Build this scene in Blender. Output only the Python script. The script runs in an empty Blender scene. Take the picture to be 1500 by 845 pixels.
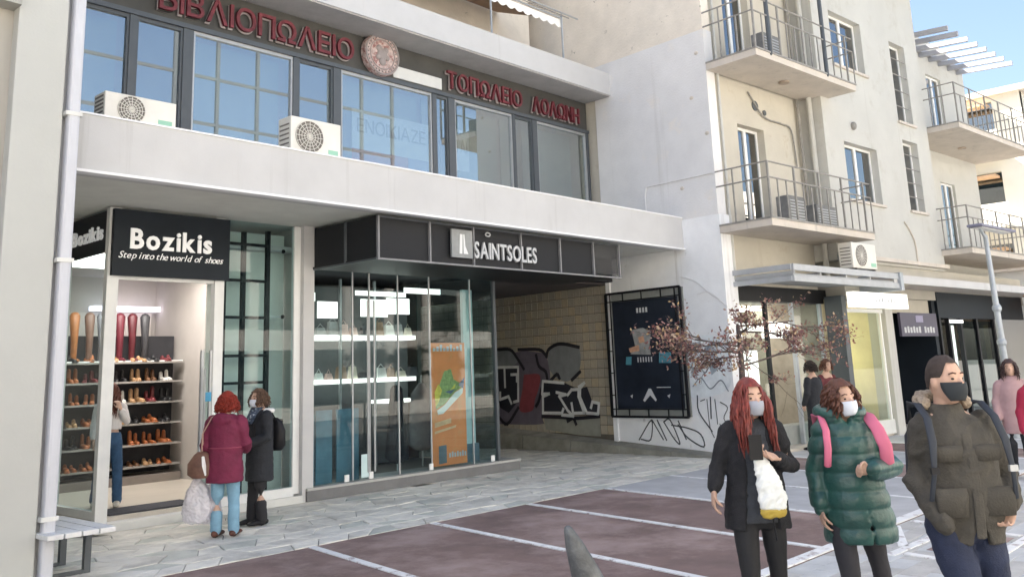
import bpy, bmesh, math, random
from mathutils import Matrix, Vector, noise
random.seed(7)
SC = bpy.context.scene
COL = SC.collection
rad = math.radians

# ------------------------------------------------------------------ camera
cam_d = bpy.data.cameras.new("camera")
cam = bpy.data.objects.new("camera", cam_d)
COL.objects.link(cam)
YAW, PITCH, ROLL = 47.36658668, 11.48580896, -2.20678199
ca, sa = math.cos(rad(YAW)), math.sin(rad(YAW))
cb, sb = math.cos(rad(PITCH)), math.sin(rad(PITCH))
cc, sc_ = math.cos(rad(ROLL)), math.sin(rad(ROLL))
Rm = (Matrix(((cc, -sc_, 0), (sc_, cc, 0), (0, 0, 1))) @ Matrix(((1, 0, 0), (0, cb, sb), (0, -sb, cb)))
      @ Matrix(((1, 0, 0), (0, 0, -1), (0, 1, 0))) @ Matrix(((ca, -sa, 0), (sa, ca, 0), (0, 0, 1))))
mw = Matrix.Identity(4)
for i in range(3):
    mw[i][0], mw[i][1], mw[i][2] = Rm[0][i], -Rm[1][i], -Rm[2][i]
mw[2][3] = 1.72
cam.matrix_world = mw
cam_d.sensor_width = 36.0
cam_d.lens = 1319.88 / 1500 * 36
cam_d.shift_x = (750 - 747.52) / 1500
cam_d.shift_y = -(422.5 - 275.12) / 1500
cam_d.clip_start, cam_d.clip_end = 0.05, 2000
SC.camera = cam

# ------------------------------------------------------------------ sky, sun, exposure
SUN = Vector((-0.30, 0.66, 0.72)).normalized()          # towards the sun
world = bpy.data.worlds.new("World"); SC.world = world; world.use_nodes = True
wn = world.node_tree.nodes; wl = world.node_tree.links
sky = wn.new("ShaderNodeTexSky"); sky.sky_type = 'NISHITA'; sky.sun_disc = False
sky.sun_elevation = math.asin(SUN.z); sky.sun_rotation = math.atan2(SUN.x, SUN.y)
sky.air_density = 1.0; sky.dust_density = 3.0; sky.ozone_density = 1.0
bg = wn["Background"]; bg.inputs[1].default_value = 0.06
wl.new(sky.outputs[0], bg.inputs[0])
sun_d = bpy.data.lights.new("sun", 'SUN'); sun_d.energy = 5.0; sun_d.angle = rad(0.5); sun_d.color = (1, 0.94, 0.85)
sun = bpy.data.objects.new("sun", sun_d); COL.objects.link(sun)
sun.rotation_euler = (-SUN).to_track_quat('-Z', 'Y').to_euler()
SC.view_settings.view_transform = 'Standard'; SC.view_settings.look = 'None'
SC.view_settings.gamma = 1; SC.view_settings.use_curve_mapping = False
SC.view_settings.exposure = 2.5

# ------------------------------------------------------------------ materials
MATS = {}
def mat(name, col, rough=0.7, var=0.12, scale=3.0, bump=0.0, bscale=30.0, metal=0.0, col2=None, det=5, emit=None, estr=0, spec=0.5, patch=None, streak=None):
    if name in MATS: return MATS[name]
    m = bpy.data.materials.new(name); m.use_nodes = True
    n, l = m.node_tree.nodes, m.node_tree.links
    b = n["Principled BSDF"]
    b.inputs["Roughness"].default_value = rough; b.inputs["Metallic"].default_value = metal
    b.inputs["Specular IOR Level"].default_value = spec
    tc = n.new("ShaderNodeTexCoord")
    nz = n.new("ShaderNodeTexNoise"); nz.inputs["Scale"].default_value = scale; nz.inputs["Detail"].default_value = det
    nz.inputs["Roughness"].default_value = 0.62
    l.new(tc.outputs["Object"], nz.inputs["Vector"])
    cr = n.new("ShaderNodeValToRGB")
    c2 = col2 or tuple(min(1, c * (1 + var)) for c in col)
    c1 = col if col2 else tuple(c * (1 - var) for c in col)
    cr.color_ramp.elements[0].position = 0.35; cr.color_ramp.elements[0].color = (*c1, 1)
    cr.color_ramp.elements[1].position = 0.66; cr.color_ramp.elements[1].color = (*c2, 1)
    l.new(nz.outputs["Fac"], cr.inputs["Fac"])
    last = cr.outputs["Color"]
    if patch:                                   # (colour, scale, threshold, softness)
        pc, ps, pt, pw = patch
        n2 = n.new("ShaderNodeTexNoise"); n2.inputs["Scale"].default_value = ps; n2.inputs["Detail"].default_value = 8
        n2.inputs["Roughness"].default_value = 0.7
        l.new(tc.outputs["Object"], n2.inputs["Vector"])
        r2 = n.new("ShaderNodeValToRGB"); r2.color_ramp.elements[0].position = pt; r2.color_ramp.elements[1].position = pt + pw
        l.new(n2.outputs["Fac"], r2.inputs["Fac"])
        mx = n.new("ShaderNodeMix"); mx.data_type = 'RGBA'
        l.new(r2.outputs["Color"], mx.inputs["Factor"]); l.new(last, mx.inputs[6]); mx.inputs[7].default_value = (*pc, 1)
        last = mx.outputs[2]
    if streak:                                  # rain streaks and grime: (colour, x-y scale, threshold, softness)
        pc, ps, pt, pw = streak
        mp = n.new("ShaderNodeMapping"); mp.inputs["Scale"].default_value = (ps, ps, ps * .05); l.new(tc.outputs["Object"], mp.inputs["Vector"])
        n4 = n.new("ShaderNodeTexNoise"); n4.inputs["Scale"].default_value = 1; n4.inputs["Detail"].default_value = 7; n4.inputs["Roughness"].default_value = 0.65
        l.new(mp.outputs[0], n4.inputs["Vector"])
        r4 = n.new("ShaderNodeValToRGB"); r4.color_ramp.elements[0].position = pt; r4.color_ramp.elements[1].position = pt + pw
        r4.color_ramp.elements[1].color = (.75, .75, .75, 1)
        l.new(n4.outputs["Fac"], r4.inputs["Fac"])
        m4 = n.new("ShaderNodeMix"); m4.data_type = 'RGBA'
        l.new(r4.outputs["Color"], m4.inputs["Factor"]); l.new(last, m4.inputs[6]); m4.inputs[7].default_value = (*pc, 1)
        last = m4.outputs[2]
    l.new(last, b.inputs["Base Color"])
    if bump:
        n3 = n.new("ShaderNodeTexNoise"); n3.inputs["Scale"].default_value = bscale; n3.inputs["Detail"].default_value = 6
        l.new(tc.outputs["Object"], n3.inputs["Vector"])
        bp = n.new("ShaderNodeBump"); bp.inputs["Strength"].default_value = bump; bp.inputs["Distance"].default_value = 0.02
        l.new(n3.outputs["Fac"], bp.inputs["Height"]); l.new(bp.outputs["Normal"], b.inputs["Normal"])
    if emit:
        b.inputs["Emission Color"].default_value = (*emit, 1); b.inputs["Emission Strength"].default_value = estr
    MATS[name] = m
    return m

def glass(name, tint=(0.85, 0.92, 0.9), refl=0.12, rough=0.0, film=0.0, filmcol=(0.5, 0.6, 0.6)):
    if name in MATS: return MATS[name]
    m = bpy.data.materials.new(name); m.use_nodes = True
    n, l = m.node_tree.nodes, m.node_tree.links
    n.remove(n["Principled BSDF"]); out = n["Material Output"]
    tr = n.new("ShaderNodeBsdfTransparent"); tr.inputs[0].default_value = (*tint, 1)
    gl = n.new("ShaderNodeBsdfGlossy"); gl.inputs["Roughness"].default_value = rough
    lw = n.new("ShaderNodeLayerWeight"); lw.inputs["Blend"].default_value = 0.5
    pw = n.new("ShaderNodeMath"); pw.operation = 'POWER'; pw.inputs[1].default_value = 4.0
    l.new(lw.outputs["Facing"], pw.inputs[0])
    ad = n.new("ShaderNodeMath"); ad.operation = 'MULTIPLY_ADD'; ad.use_clamp = True; ad.inputs[1].default_value = 0.85; ad.inputs[2].default_value = refl
    l.new(pw.outputs[0], ad.inputs[0])
    ge = n.new("ShaderNodeNewGeometry"); iv = n.new("ShaderNodeMath"); iv.operation = 'SUBTRACT'; iv.inputs[0].default_value = 1.0
    l.new(ge.outputs["Backfacing"], iv.inputs[1])
    mu = n.new("ShaderNodeMath"); mu.operation = 'MULTIPLY'; l.new(ad.outputs[0], mu.inputs[0]); l.new(iv.outputs[0], mu.inputs[1])
    mx = n.new("ShaderNodeMixShader"); l.new(mu.outputs[0], mx.inputs[0])
    base = tr.outputs[0]
    if film:
        df = n.new("ShaderNodeBsdfDiffuse"); df.inputs[0].default_value = (*filmcol, 1)
        m2 = n.new("ShaderNodeMixShader"); m2.inputs[0].default_value = film
        l.new(tr.outputs[0], m2.inputs[1]); l.new(df.outputs[0], m2.inputs[2]); base = m2.outputs[0]
    l.new(base, mx.inputs[1]); l.new(gl.outputs[0], mx.inputs[2]); l.new(mx.outputs[0], out.inputs[0])
    MATS[name] = m
    return m

def lamp(name, col, s):
    return mat(name, col, 0.5, 0.0, emit=col, estr=s)

# ------------------------------------------------------------------ mesh collecting
I4 = Matrix.Identity(4)
WM = {}
def frame(loc, rz=0.0):
    return Matrix.Translation(Vector(loc)) @ Matrix.Rotation(rz, 4, 'Z')
PSI = rad(-4.5653842)
FE = frame((15.49, 9.45, 0), PSI)        # frame of the beige corner building: x along its front, y into it
def facing(M, rz): return M @ Matrix.Rotation(rz, 4, 'Z')

class MB:
    def __init__(s, M=I4): s.v = []; s.f = []; s.M = M
    def add(s, vs, fs):
        k = len(s.v); s.v += [Vector(v) for v in vs]; s.f += [tuple(i + k for i in f) for f in fs]; return s
    def box(s, x0, x1, y0, y1, z0, z1):
        return s.add([(x0, y0, z0), (x1, y0, z0), (x1, y1, z0), (x0, y1, z0), (x0, y0, z1), (x1, y0, z1), (x1, y1, z1), (x0, y1, z1)],
                     [(0, 3, 2, 1), (4, 5, 6, 7), (0, 1, 5, 4), (1, 2, 6, 5), (2, 3, 7, 6), (3, 0, 4, 7)])
    def quad(s, a, b, c, d): return s.add([a, b, c, d], [(0, 1, 2, 3)])
    def prism(s, poly, fa, fb):                     # poly of 2D points, fa/fb map 2D -> 3D on the two caps
        n = len(poly)
        return s.add([fa(*p) for p in poly] + [fb(*p) for p in poly],
                     [tuple(range(n - 1, -1, -1)), tuple(range(n, 2 * n))] + [(i, (i + 1) % n, n + (i + 1) % n, n + i) for i in range(n)])
    def bar(s, a, b, w, h=None, up=(0, 0, 1)):
        a, b = Vector(a), Vector(b); h = h or w; d = (b - a).normalized(); u = Vector(up)
        if abs(d.dot(u)) > 0.95: u = Vector((0, 1, 0))
        sd = d.cross(u).normalized(); u = sd.cross(d)
        o = [(-w / 2, -h / 2), (w / 2, -h / 2), (w / 2, h / 2), (-w / 2, h / 2)]
        return s.add([p + sd * i + u * j for p in (a, b) for i, j in o],
                     [(0, 1, 2, 3), (7, 6, 5, 4), (0, 4, 5, 1), (1, 5, 6, 2), (2, 6, 7, 3), (3, 7, 4, 0)])
    def tube(s, pts, rr, n=8, ref=(0, 0, 1), round_=True):
        pts = [Vector(p) for p in pts]
        if not isinstance(rr, (list, tuple)): rr = [rr] * len(pts)
        rr = [r if isinstance(r, (list, tuple)) else (r, r) for r in rr]
        rings = []; ref = Vector(ref)
        P, Q = list(pts), list(rr)
        ds = []
        for i in range(len(P)):
            a = P[max(0, i - 1)]; b = P[min(len(P) - 1, i + 1)]
            ds.append((b - a).normalized())
        seq = [(P[i], Q[i], ds[i]) for i in range(len(P))]
        if round_:
            r0 = min(Q[0]); r1 = min(Q[-1])
            seq = [(P[0] - ds[0] * r0 * 0.75, (Q[0][0] * 0.6, Q[0][1] * 0.6), ds[0])] + seq + [(P[-1] + ds[-1] * r1 * 0.75, (Q[-1][0] * 0.6, Q[-1][1] * 0.6), ds[-1])]
        k = len(s.v); vs = []
        for p, r, d in seq:
            sd = d.cross(ref)
            if sd.length < 0.05: sd = d.cross(Vector((0, 1, 0)) if abs(ref.y) < .9 else Vector((1, 0, 0)))
            sd.normalize(); u = sd.cross(d).normalized()
            for j in range(n):
                t = 2 * math.pi * j / n
                vs.append(p + sd * math.cos(t) * r[0] + u * math.sin(t) * r[1])
        m = len(seq); fs = []
        for i in range(m - 1):
            for j in range(n):
                a, b = i * n + j, i * n + (j + 1) % n
                fs.append((a, a + n, b + n, b))
        e0 = seq[0][0] - (seq[0][2] * min(seq[0][1]) * 0.4 if round_ else Vector()); e1 = seq[-1][0] + (seq[-1][2] * min(seq[-1][1]) * 0.4 if round_ else Vector())
        vs += [e0, e1]
        for j in range(n):
            fs.append((m * n, j, (j + 1) % n)); fs.append((m * n + 1, (m - 1) * n + (j + 1) % n, (m - 1) * n + j))
        return s.add(vs, fs)
    def ball(s, c, r, n=12, m=8, rot=None):
        r = r if isinstance(r, (list, tuple)) else (r, r, r); c = Vector(c); vs = [(0, 0, -1)]; fs = []
        for i in range(1, m):
            t = math.pi * i / m
            for j in range(n):
                p = 2 * math.pi * j / n; vs.append((math.sin(t) * math.cos(p), math.sin(t) * math.sin(p), -math.cos(t)))
        vs.append((0, 0, 1))
        for j in range(n):
            fs.append((0, 1 + (j + 1) % n, 1 + j)); fs.append((len(vs) - 1, 1 + (m - 2) * n + j, 1 + (m - 2) * n + (j + 1) % n))
        for i in range(m - 2):
            for j in range(n):
                a = 1 + i * n + j; b = 1 + i * n + (j + 1) % n; fs.append((a, b, b + n, a + n))
        out = []
        for v in vs:
            w = Vector((v[0] * r[0], v[1] * r[1], v[2] * r[2]))
            if rot: w = rot @ w
            out.append(c + w)
        return s.add(out, fs)
    def disc(s, c, r, ax, th, n=24, rz=None):      # cylinder, axis 'x' 'y' 'z'
        c = Vector(c); rz = rz or r
        def mp(a, b, t):
            return {'x': (t, a, b), 'y': (a, t, b), 'z': (a, b, t)}[ax]
        pl = [(math.cos(2 * math.pi * i / n) * r, math.sin(2 * math.pi * i / n) * rz) for i in range(n)]
        return s.prism(pl, lambda a, b: c + Vector(mp(a, b, -th / 2)), lambda a, b: c + Vector(mp(a, b, th / 2)))
    def wall(s, x0, x1, z0, z1, holes, y0, y1):
        """wall between planes y0 (front) and y1 (back) with rectangular holes (xa, xb, za, zb)"""
        xs = sorted({x0, x1} | {min(max(h[i], x0), x1) for h in holes for i in (0, 1)})
        zs = sorted({z0, z1} | {min(max(h[i], z0), z1) for h in holes for i in (2, 3)})
        nx, nz = len(xs) - 1, len(zs) - 1
        def solid(i, j):
            if i < 0 or j < 0 or i >= nx or j >= nz: return False
            cx, cz = (xs[i] + xs[i + 1]) / 2, (zs[j] + zs[j + 1]) / 2
            return not any(h[0] < cx < h[1] and h[2] < cz < h[3] for h in holes)
        for i in range(nx):
            for j in range(nz):
                if not solid(i, j): continue
                a, b, c, d = xs[i], xs[i + 1], zs[j], zs[j + 1]
                s.quad((a, y0, c), (b, y0, c), (b, y0, d), (a, y0, d))
                s.quad((b, y1, c), (a, y1, c), (a, y1, d), (b, y1, d))
                if not solid(i - 1, j): s.quad((a, y1, c), (a, y0, c), (a, y0, d), (a, y1, d))
                if not solid(i + 1, j): s.quad((b, y0, c), (b, y1, c), (b, y1, d), (b, y0, d))
                if not solid(i, j - 1): s.quad((a, y1, c), (b, y1, c), (b, y0, c), (a, y0, c))
                if not solid(i, j + 1): s.quad((a, y0, d), (b, y0, d), (b, y1, d), (a, y1, d))
        return s
    def build(s, name, m, parent=None, smooth=False, kind=None, label=None, bevel=0, origin=None, stuff=False):
        vs = [s.M @ v for v in s.v]
        if parent is not None:
            inv = WM[parent.name].inverted(); WMn = WM[parent.name]
        else:
            if origin is None:
                xs = [v.x for v in vs]; ys = [v.y for v in vs]; zs = [v.z for v in vs]
                origin = ((min(xs) + max(xs)) / 2, (min(ys) + max(ys)) / 2, min(zs))
            WMn = Matrix.Translation(Vector(origin)); inv = WMn.inverted()
        vs = [inv @ v for v in vs]
        me = bpy.data.meshes.new(name); me.from_pydata([tuple(v) for v in vs], [], s.f)
        if m: me.materials.append(m)
        if smooth: me.polygons.foreach_set('use_smooth', [True] * len(me.polygons))
        me.update()
        o = bpy.data.objects.new(name, me); COL.objects.link(o)
        if parent is not None: o.parent = parent; WM[o.name] = WM[parent.name]
        else: o.matrix_world = WMn; WM[o.name] = WMn
        if bevel:
            bv = o.modifiers.new("bevel", 'BEVEL'); bv.width = bevel; bv.segments = 2; bv.limit_method = 'ANGLE'
        if kind: o['kind'] = kind
        if stuff: o['kind'] = 'stuff'
        if label: o['label'] = label
        return o

def tag(o, label, cat, group=None):
    o['label'] = label; o['category'] = cat
    if group: o['group'] = group
    return o
def thing(name, label, cat, M=I4, group=None):
    o = bpy.data.objects.new(name, None); COL.objects.link(o); o.empty_display_size = 0.1
    o.matrix_world = M; WM[o.name] = M.copy()
    return tag(o, label, cat, group)
def instance(name, me, M, parent):
    o = bpy.data.objects.new(name, me); COL.objects.link(o); o.parent = parent; o.matrix_local = M; WM[o.name] = WM[parent.name] @ M
    return o
def kids(o): return [c for c in bpy.data.objects if c.parent == o]
def dup(o, M, label=None, group=None, parent=None, children=None):
    c = o.copy(); COL.objects.link(c)
    if parent is None:
        c.matrix_world = M; WM[c.name] = M.copy()
        if label: c['label'] = label
        if group: c['group'] = group
    else: c.parent = parent; WM[c.name] = WM[parent.name]
    for ch in kids(o): dup(ch, None, parent=c)
    return c
def box(name, dims, m, parent=None, M=I4, **k): return MB(M).box(*dims).build(name, m, parent, **k)

FONT = {}
def text_mb(txt, size, M, depth=0.01, bold=0.0, sx=1.0, shear=0.0, align='LEFT', spacing=1.0):
    """letters as real geometry: returns a list of (char, MB) one per character, laid in the x-z plane of M facing -y"""
    out = []; x = 0.0
    for ch in txt:
        if ch == ' ': x += size * 0.35 * sx * spacing; continue
        cu = bpy.data.curves.new('t', 'FONT'); cu.body = ch; cu.size = size; cu.extrude = depth / 2; cu.offset = bold; cu.shear = shear
        cu.resolution_u = 3
        ob = bpy.data.objects.new('t', cu); COL.objects.link(ob)
        dg = bpy.context.evaluated_depsgraph_get(); me = bpy.data.meshes.new_from_object(ob.evaluated_get(dg))
        xs = [v.co.x for v in me.vertices] or [0]; x0, x1 = min(xs), max(xs)
        mb = MB(M)
        mb.add([((v.co.x - x0) * sx + x, -v.co.z - depth / 2, v.co.y) for v in me.vertices], [tuple(p.vertices) for p in me.polygons])
        out.append((ch, mb)); x += ((x1 - x0) * sx + size * 0.09) * spacing
        bpy.data.objects.remove(ob); bpy.data.curves.remove(cu); bpy.data.meshes.remove(me)
    if align == 'CENTER':
        for ch, mb in out:
            for v in mb.v: v.x -= x / 2
    if align == 'FIT':
        pass
    return out, x
def text(parent, name, txt, size, M, m, fit=None, joined=False, **k):
    L, w = text_mb(txt, size, M, **k)
    if fit:
        for ch, mb in L:
            for v in mb.v: v.x *= fit / w
    if joined:
        mb = MB(M)
        for ch, b in L: mb.add(b.v, b.f)
        return mb.build(name, m, parent)
    for ch, mb in L: mb.build(name, m, parent)

def ribbon(mb, pts, w, fn):
    """flat stroke of width w along 2D pts, fn maps 2D to 3D"""
    for i in range(len(pts) - 1):
        a, b = Vector(pts[i]), Vector(pts[i + 1]); d = (b - a)
        if d.length < 1e-4: continue
        d.normalize(); n = Vector((-d.y, d.x)) * w / 2; a = a - d * w * .4; b = b + d * w * .4
        mb.quad(fn(*(a + n)), fn(*(b + n)), fn(*(b - n)), fn(*(a - n)))
def smooth_line(pts, k=5):
    P = [Vector(p) for p in pts]; P = [P[0] * 2 - P[1]] + P + [P[-1] * 2 - P[-2]]; out = []
    for i in range(1, len(P) - 2):
        for j in range(k):
            t = j / k; a, b, c, d = P[i - 1:i + 3]
            out.append(0.5 * ((2 * b) + (c - a) * t + (2 * a - 5 * b + 4 * c - d) * t * t + (3 * b - a - 3 * c + d) * t ** 3))
    return out + [P[-2]]
# ------------------------------------------------------------------ material palette
M_fascia = mat("fascia_paint", (0.545, 0.54, 0.535), 0.75, 0.04, 1.5, 0.05, 60, streak=((0.40, 0.39, 0.375), 3.5, .58, .18))
M_fascia_edge = mat("drip_edge_paint", (0.82, 0.82, 0.83), 0.6, 0.03, 4)
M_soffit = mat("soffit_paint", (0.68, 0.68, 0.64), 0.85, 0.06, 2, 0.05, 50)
M_render_grey = mat("grey_render", (0.74, 0.725, 0.71), 0.9, 0.05, 1.1, 0.25, 25, patch=((0.78, 0.74, 0.69), 1.3, 0.56, 0.1), streak=((0.60, 0.58, 0.55), 2.5, .60, .15))
M_render_beige = mat("beige_render", (0.78, 0.71, 0.61), 0.9, 0.08, 1.2, 0.3, 22, patch=((0.42, 0.38, 0.32), 5, 0.63, 0.05))
M_white_wall = mat("whitewash", (0.86, 0.86, 0.86), 0.85, 0.04, 2.5, 0.2, 30, patch=((0.60, 0.59, 0.57), 2.2, 0.64, 0.06), streak=((0.55, 0.53, 0.50), 4, .62, .12))
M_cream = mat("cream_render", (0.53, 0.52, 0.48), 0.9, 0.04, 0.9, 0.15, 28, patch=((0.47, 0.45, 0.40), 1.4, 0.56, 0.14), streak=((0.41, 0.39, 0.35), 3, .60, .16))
M_cream_dk = mat("warm_cream_paint", (0.54, 0.50, 0.42), 0.9, 0.05, 1.2, 0.15, 28, patch=((0.46, 0.40, 0.31), 2.2, 0.60, 0.1), streak=((0.44, 0.39, 0.31), 4, .60, .14))  # warmer, browner cream for the recessed front and rear side wall
M_slab = mat("balcony_concrete", (0.60, 0.54, 0.47), 0.9, 0.07, 2, 0.2, 30, streak=((0.36, 0.33, 0.29), 5, .58, .16))
M_frame_dk = mat("charcoal_aluminium", (0.075, 0.085, 0.095), 0.45, 0.06, 5)
M_frame_wh = mat("white_frame_paint", (0.80, 0.80, 0.78), 0.5, 0.03, 5)
M_black = mat("black_sheet_metal", (0.014, 0.014, 0.016), 0.5, 0.15, 3, spec=.25)
M_grille = mat("dark_mesh_panel", (0.018, 0.019, 0.022), 0.6, 0.3, 60, spec=.25)
M_steel = mat("brushed_grey_metal", (0.42, 0.43, 0.44), 0.4, 0.06, 8, metal=0.4)
M_rail = mat("rail_paint", (0.28, 0.265, 0.24), 0.6, 0.15, 12)
M_galv = mat("galvanised_post", (0.40, 0.43, 0.46), 0.5, 0.08, 6, metal=0.3)
M_ac = mat("aged_white_plastic", (0.74, 0.71, 0.64), 0.55, 0.05, 3)
M_ac_dk = mat("fan_dark", (0.16, 0.14, 0.12), 0.6, 0.2, 20)
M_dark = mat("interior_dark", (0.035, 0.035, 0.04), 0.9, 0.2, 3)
M_room = mat("interior_grey_plaster", (0.46, 0.43, 0.40), 0.9, 0.05, 2)
M_blind = mat("roller_blind", (0.42, 0.47, 0.44), 0.9, 0.05, 1.5)
M_tilefloor = mat("shop_floor_tile", (0.56, 0.51, 0.44), 0.35, 0.05, 2)
M_marble = mat("white_marble_sill", (0.66, 0.66, 0.63), 0.5, 0.05, 4)
M_stone = mat("flagstone", (0.67, 0.64, 0.57), 0.8, 0.22, 3.2, 0.35, 40, patch=((0.74, 0.72, 0.66), 1.1, 0.52, 0.14))
M_stone2 = mat("flagstone_light", (0.76, 0.73, 0.65), 0.8, 0.15, 3.6, 0.35, 40, patch=((0.50, 0.50, 0.45), 1.7, 0.58, 0.1))
M_stone3 = mat("flagstone_green_grey", (0.57, 0.575, 0.51), 0.82, 0.15, 3.0, 0.35, 40)
M_grout = mat("sand_joint", (0.30, 0.285, 0.26), 0.95, 0.15, 8)
M_red = mat("red_brown_asphalt", (0.225, 0.152, 0.135), 0.85, 0.20, 1.6, 0.5, 160, patch=((0.37, 0.275, 0.25), 0.75, 0.47, 0.16), det=9)
M_greypav = mat("grey_paving", (0.46, 0.46, 0.46), 0.85, 0.1, 2, 0.3, 50)
M_paver = mat("grey_concrete_paver", (0.47, 0.46, 0.44), 0.85, 0.14, 2.3, 0.35, 60)
M_paver2 = mat("pale_concrete_paver", (0.52, 0.53, 0.53), 0.85, 0.10, 2.7, 0.35, 60)
M_paint = mat("road_marking_paint", (0.80, 0.80, 0.79), 0.7, 0.07, 6, patch=((0.42, 0.36, 0.35), 7, 0.55, 0.08))
M_ground = mat("far_ground", (0.24, 0.235, 0.225), 0.9, 0.1, 0.5)
M_sign = mat("blue_black_sign_board", (0.010, 0.015, 0.022), 0.5, 0.12, 2, spec=.2)
M_letter = mat("white_letter", (0.88, 0.88, 0.88), 0.5, 0.01, 2, emit=(1, 1, 1), estr=0.03)  # white with a faint glow put into the colour
M_letter_g = mat("silver_letter", (0.50, 0.51, 0.52), 0.45, 0.04, 8)
M_redletter = mat("faded_red_letter", (0.14, 0.022, 0.030), 0.65, 0.3, 9)
M_rim = mat("pale_letter_rim", (0.30, 0.26, 0.25), 0.6, 0.1, 6)
M_signband = mat("weathered_grey_board", (0.060, 0.058, 0.052), 0.7, 0.15, 2)
G_up = glass("upper_window_glass", (0.74, 0.80, 0.80), 0.42, film=0.10, filmcol=(0.42, 0.52, 0.50))
G_shop = glass("shop_window_glass", (0.80, 0.88, 0.89), 0.035)
G_clear = glass("clear_door_glass", (0.90, 0.95, 0.94), 0.03)
G_small = glass("window_pane_glass", (0.35, 0.42, 0.44), 0.30)
L_white = lamp("white_light_panel", (1.0, 0.97, 0.88), 0.42)
L_cool = lamp("cool_light_strip", (0.90, 0.85, 1.0), 0.45)
L_warm = lamp("warm_spot_lens", (1.0, 0.93, 0.78), 1.6)

# ------------------------------------------------------------------ ground
o = MB().box(-60, 150, -60, 120, -0.60, -0.035).build("ground", M_ground, kind='structure')
sidewalk = box("sidewalk", (2.0, 22.0, 8.42, 22.0, -0.55, -0.016), M_grout, kind='structure')
road = box("road_surface", (-12.0, 34.0, 3.9, 8.42, -0.55, -0.006), M_red, kind='structure')
lane = box("pedestrian_lane", (-12.0, 34.0, -6.0, 3.9, -0.55, -0.018), M_grout, kind='structure')

# flagstones of the sidewalk: a jittered grid, each stone its own piece
def stone_piece(mb, q, top, ins=0.008):
    c = sum((Vector((p[0], p[1], 0)) for p in q), Vector()) / 4
    P = []
    for p in q:
        v = Vector((p[0], p[1], 0)); d = (c - v); v += d.normalized() * ins * 1.5; P.append(v)
    B = [v + (v - c).normalized() * 0.004 for v in P]
    mb.add([(v.x, v.y, -0.03) for v in B] + [(v.x, v.y, top - 0.004) for v in B] + [(v.x + (c - v).x * .03, v.y + (c - v).y * .03, top) for v in P],
           [(0, 1, 5, 4), (1, 2, 6, 5), (2, 3, 7, 6), (3, 0, 4, 7), (4, 5, 9, 8), (5, 6, 10, 9), (6, 7, 11, 10), (7, 4, 8, 11), (8, 9, 10, 11)])
rng = random.Random(3)
dx, dy = 0.37, 0.31
nx, ny = 35, 26
G = {}
for i in range(nx + 1):
    for j in range(ny + 1):
        G[i, j] = (3.0 + i * dx + (j % 2) * dx * .5 + rng.uniform(-.09, .09), 8.43 + j * dy + (rng.uniform(-.055, .055) if j else 0))
cells = []
for i in range(nx):
    for j in range(ny):
        q = [G[i, j], G[i + 1, j], G[i + 1, j + 1], G[i, j + 1]]
        cx = sum(p[0] for p in q) / 4; cy = sum(p[1] for p in q) / 4
        if cx > 15.4 or (cx < 12.0 and cy > 11.4): continue
        if cx > 13.3 and cy < 8.3: continue
        cells.append((cx * cx + cy * cy, q))
cells.sort(key=lambda c: c[0])
rest = [MB(), MB(), MB()]
for k, (_, q) in enumerate(cells):
    r_ = rng.random(); sel = 0 if r_ < .45 else (1 if r_ < .82 else 2); m = (M_stone, M_stone2, M_stone3)[sel]
    if k < 290:
        mb = MB(); stone_piece(mb, q, rng.uniform(-.004, .004)); mb.build("flagstone", m, sidewalk)
    else: stone_piece(rest[0 if sel != 1 else 1], q, rng.uniform(-.004, .004))
rest[0].build("far_flagstones", M_stone, sidewalk, stuff=True); rest[1].build("far_pale_flagstones", M_stone2, sidewalk, stuff=True)

# concrete pavers of the pedestrian lane
restp = MB(); k = 0; pv = []
for j in range(18):
    for i in range(64):
        x0 = 4.6 + i * 0.40 + (j % 2) * .2; y1 = 3.88 - j * 0.2
        pv.append((x0 * x0 + y1 * y1 if not (4.8 < x0 < 16 and y1 > .7 and y1 > 3.9 - (x0 - 4.8) * .8) else x0 * .01, x0, y1))
pv.sort()
for d2, x0, y1 in pv:
    q = [(x0, y1 - .2), (x0 + .4, y1 - .2), (x0 + .4, y1), (x0, y1)]
    t = rng.uniform(-.010, -.005)
    if k < 290:
        mb = MB(); stone_piece(mb, q, t, 0.005); mb.build("paver", M_paver if rng.random() < .6 else M_paver2, lane)
    else: stone_piece(restp, q, t, 0.005)
    k += 1
restp.build("far_pavers", M_paver, lane, stuff=True)

# grey paved bays between the red ones and the white lines
def bx(x0, y): return x0 + 0.18 * (y - 4)
for a, b in ((10.15, 13.55), (15.25, 16.95), (18.7, 34)):
    mb = MB(); y0, y1 = 3.92, 8.40
    if a == 10.15: a = 10.15; y0 = 3.92
    mb.add([(bx(a, y0), y0, -.3), (bx(b, y0), y0, -.3), (bx(b, y1), y1, -.3), (bx(a, y1), y1, -.3)] + [(bx(a, y0), y0, .0), (bx(b, y0), y0, .0), (bx(b, y1), y1, .0), (bx(a, y1), y1, .0)],
           [(4, 5, 6, 7), (0, 1, 5, 4), (1, 2, 6, 5), (2, 3, 7, 6), (3, 0, 4, 7)])
    mb.build("grey_bay", M_greypav, road)
def line(p, q, w=0.085, par=None, z=0.004):
    a, b = Vector((*p, 0)), Vector((*q, 0)); d = (b - a).normalized(); n = Vector((-d.y, d.x, 0)) * w / 2
    P = [a + n, a - n, b - n, b + n]
    MB().add([(v.x, v.y, z) for v in P] + [(v.x, v.y, z - .012) for v in P], [(0, 1, 2, 3), (0, 4, 5, 1), (1, 5, 6, 2), (2, 6, 7, 3), (3, 7, 4, 0)]).build("white_line", M_paint, par or road)
for k in range(-5, 9):
    x = 8.45 + 1.7 * k
    line((bx(x, 4.02), 4.02), (bx(x, 8.40), 8.40))
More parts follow.
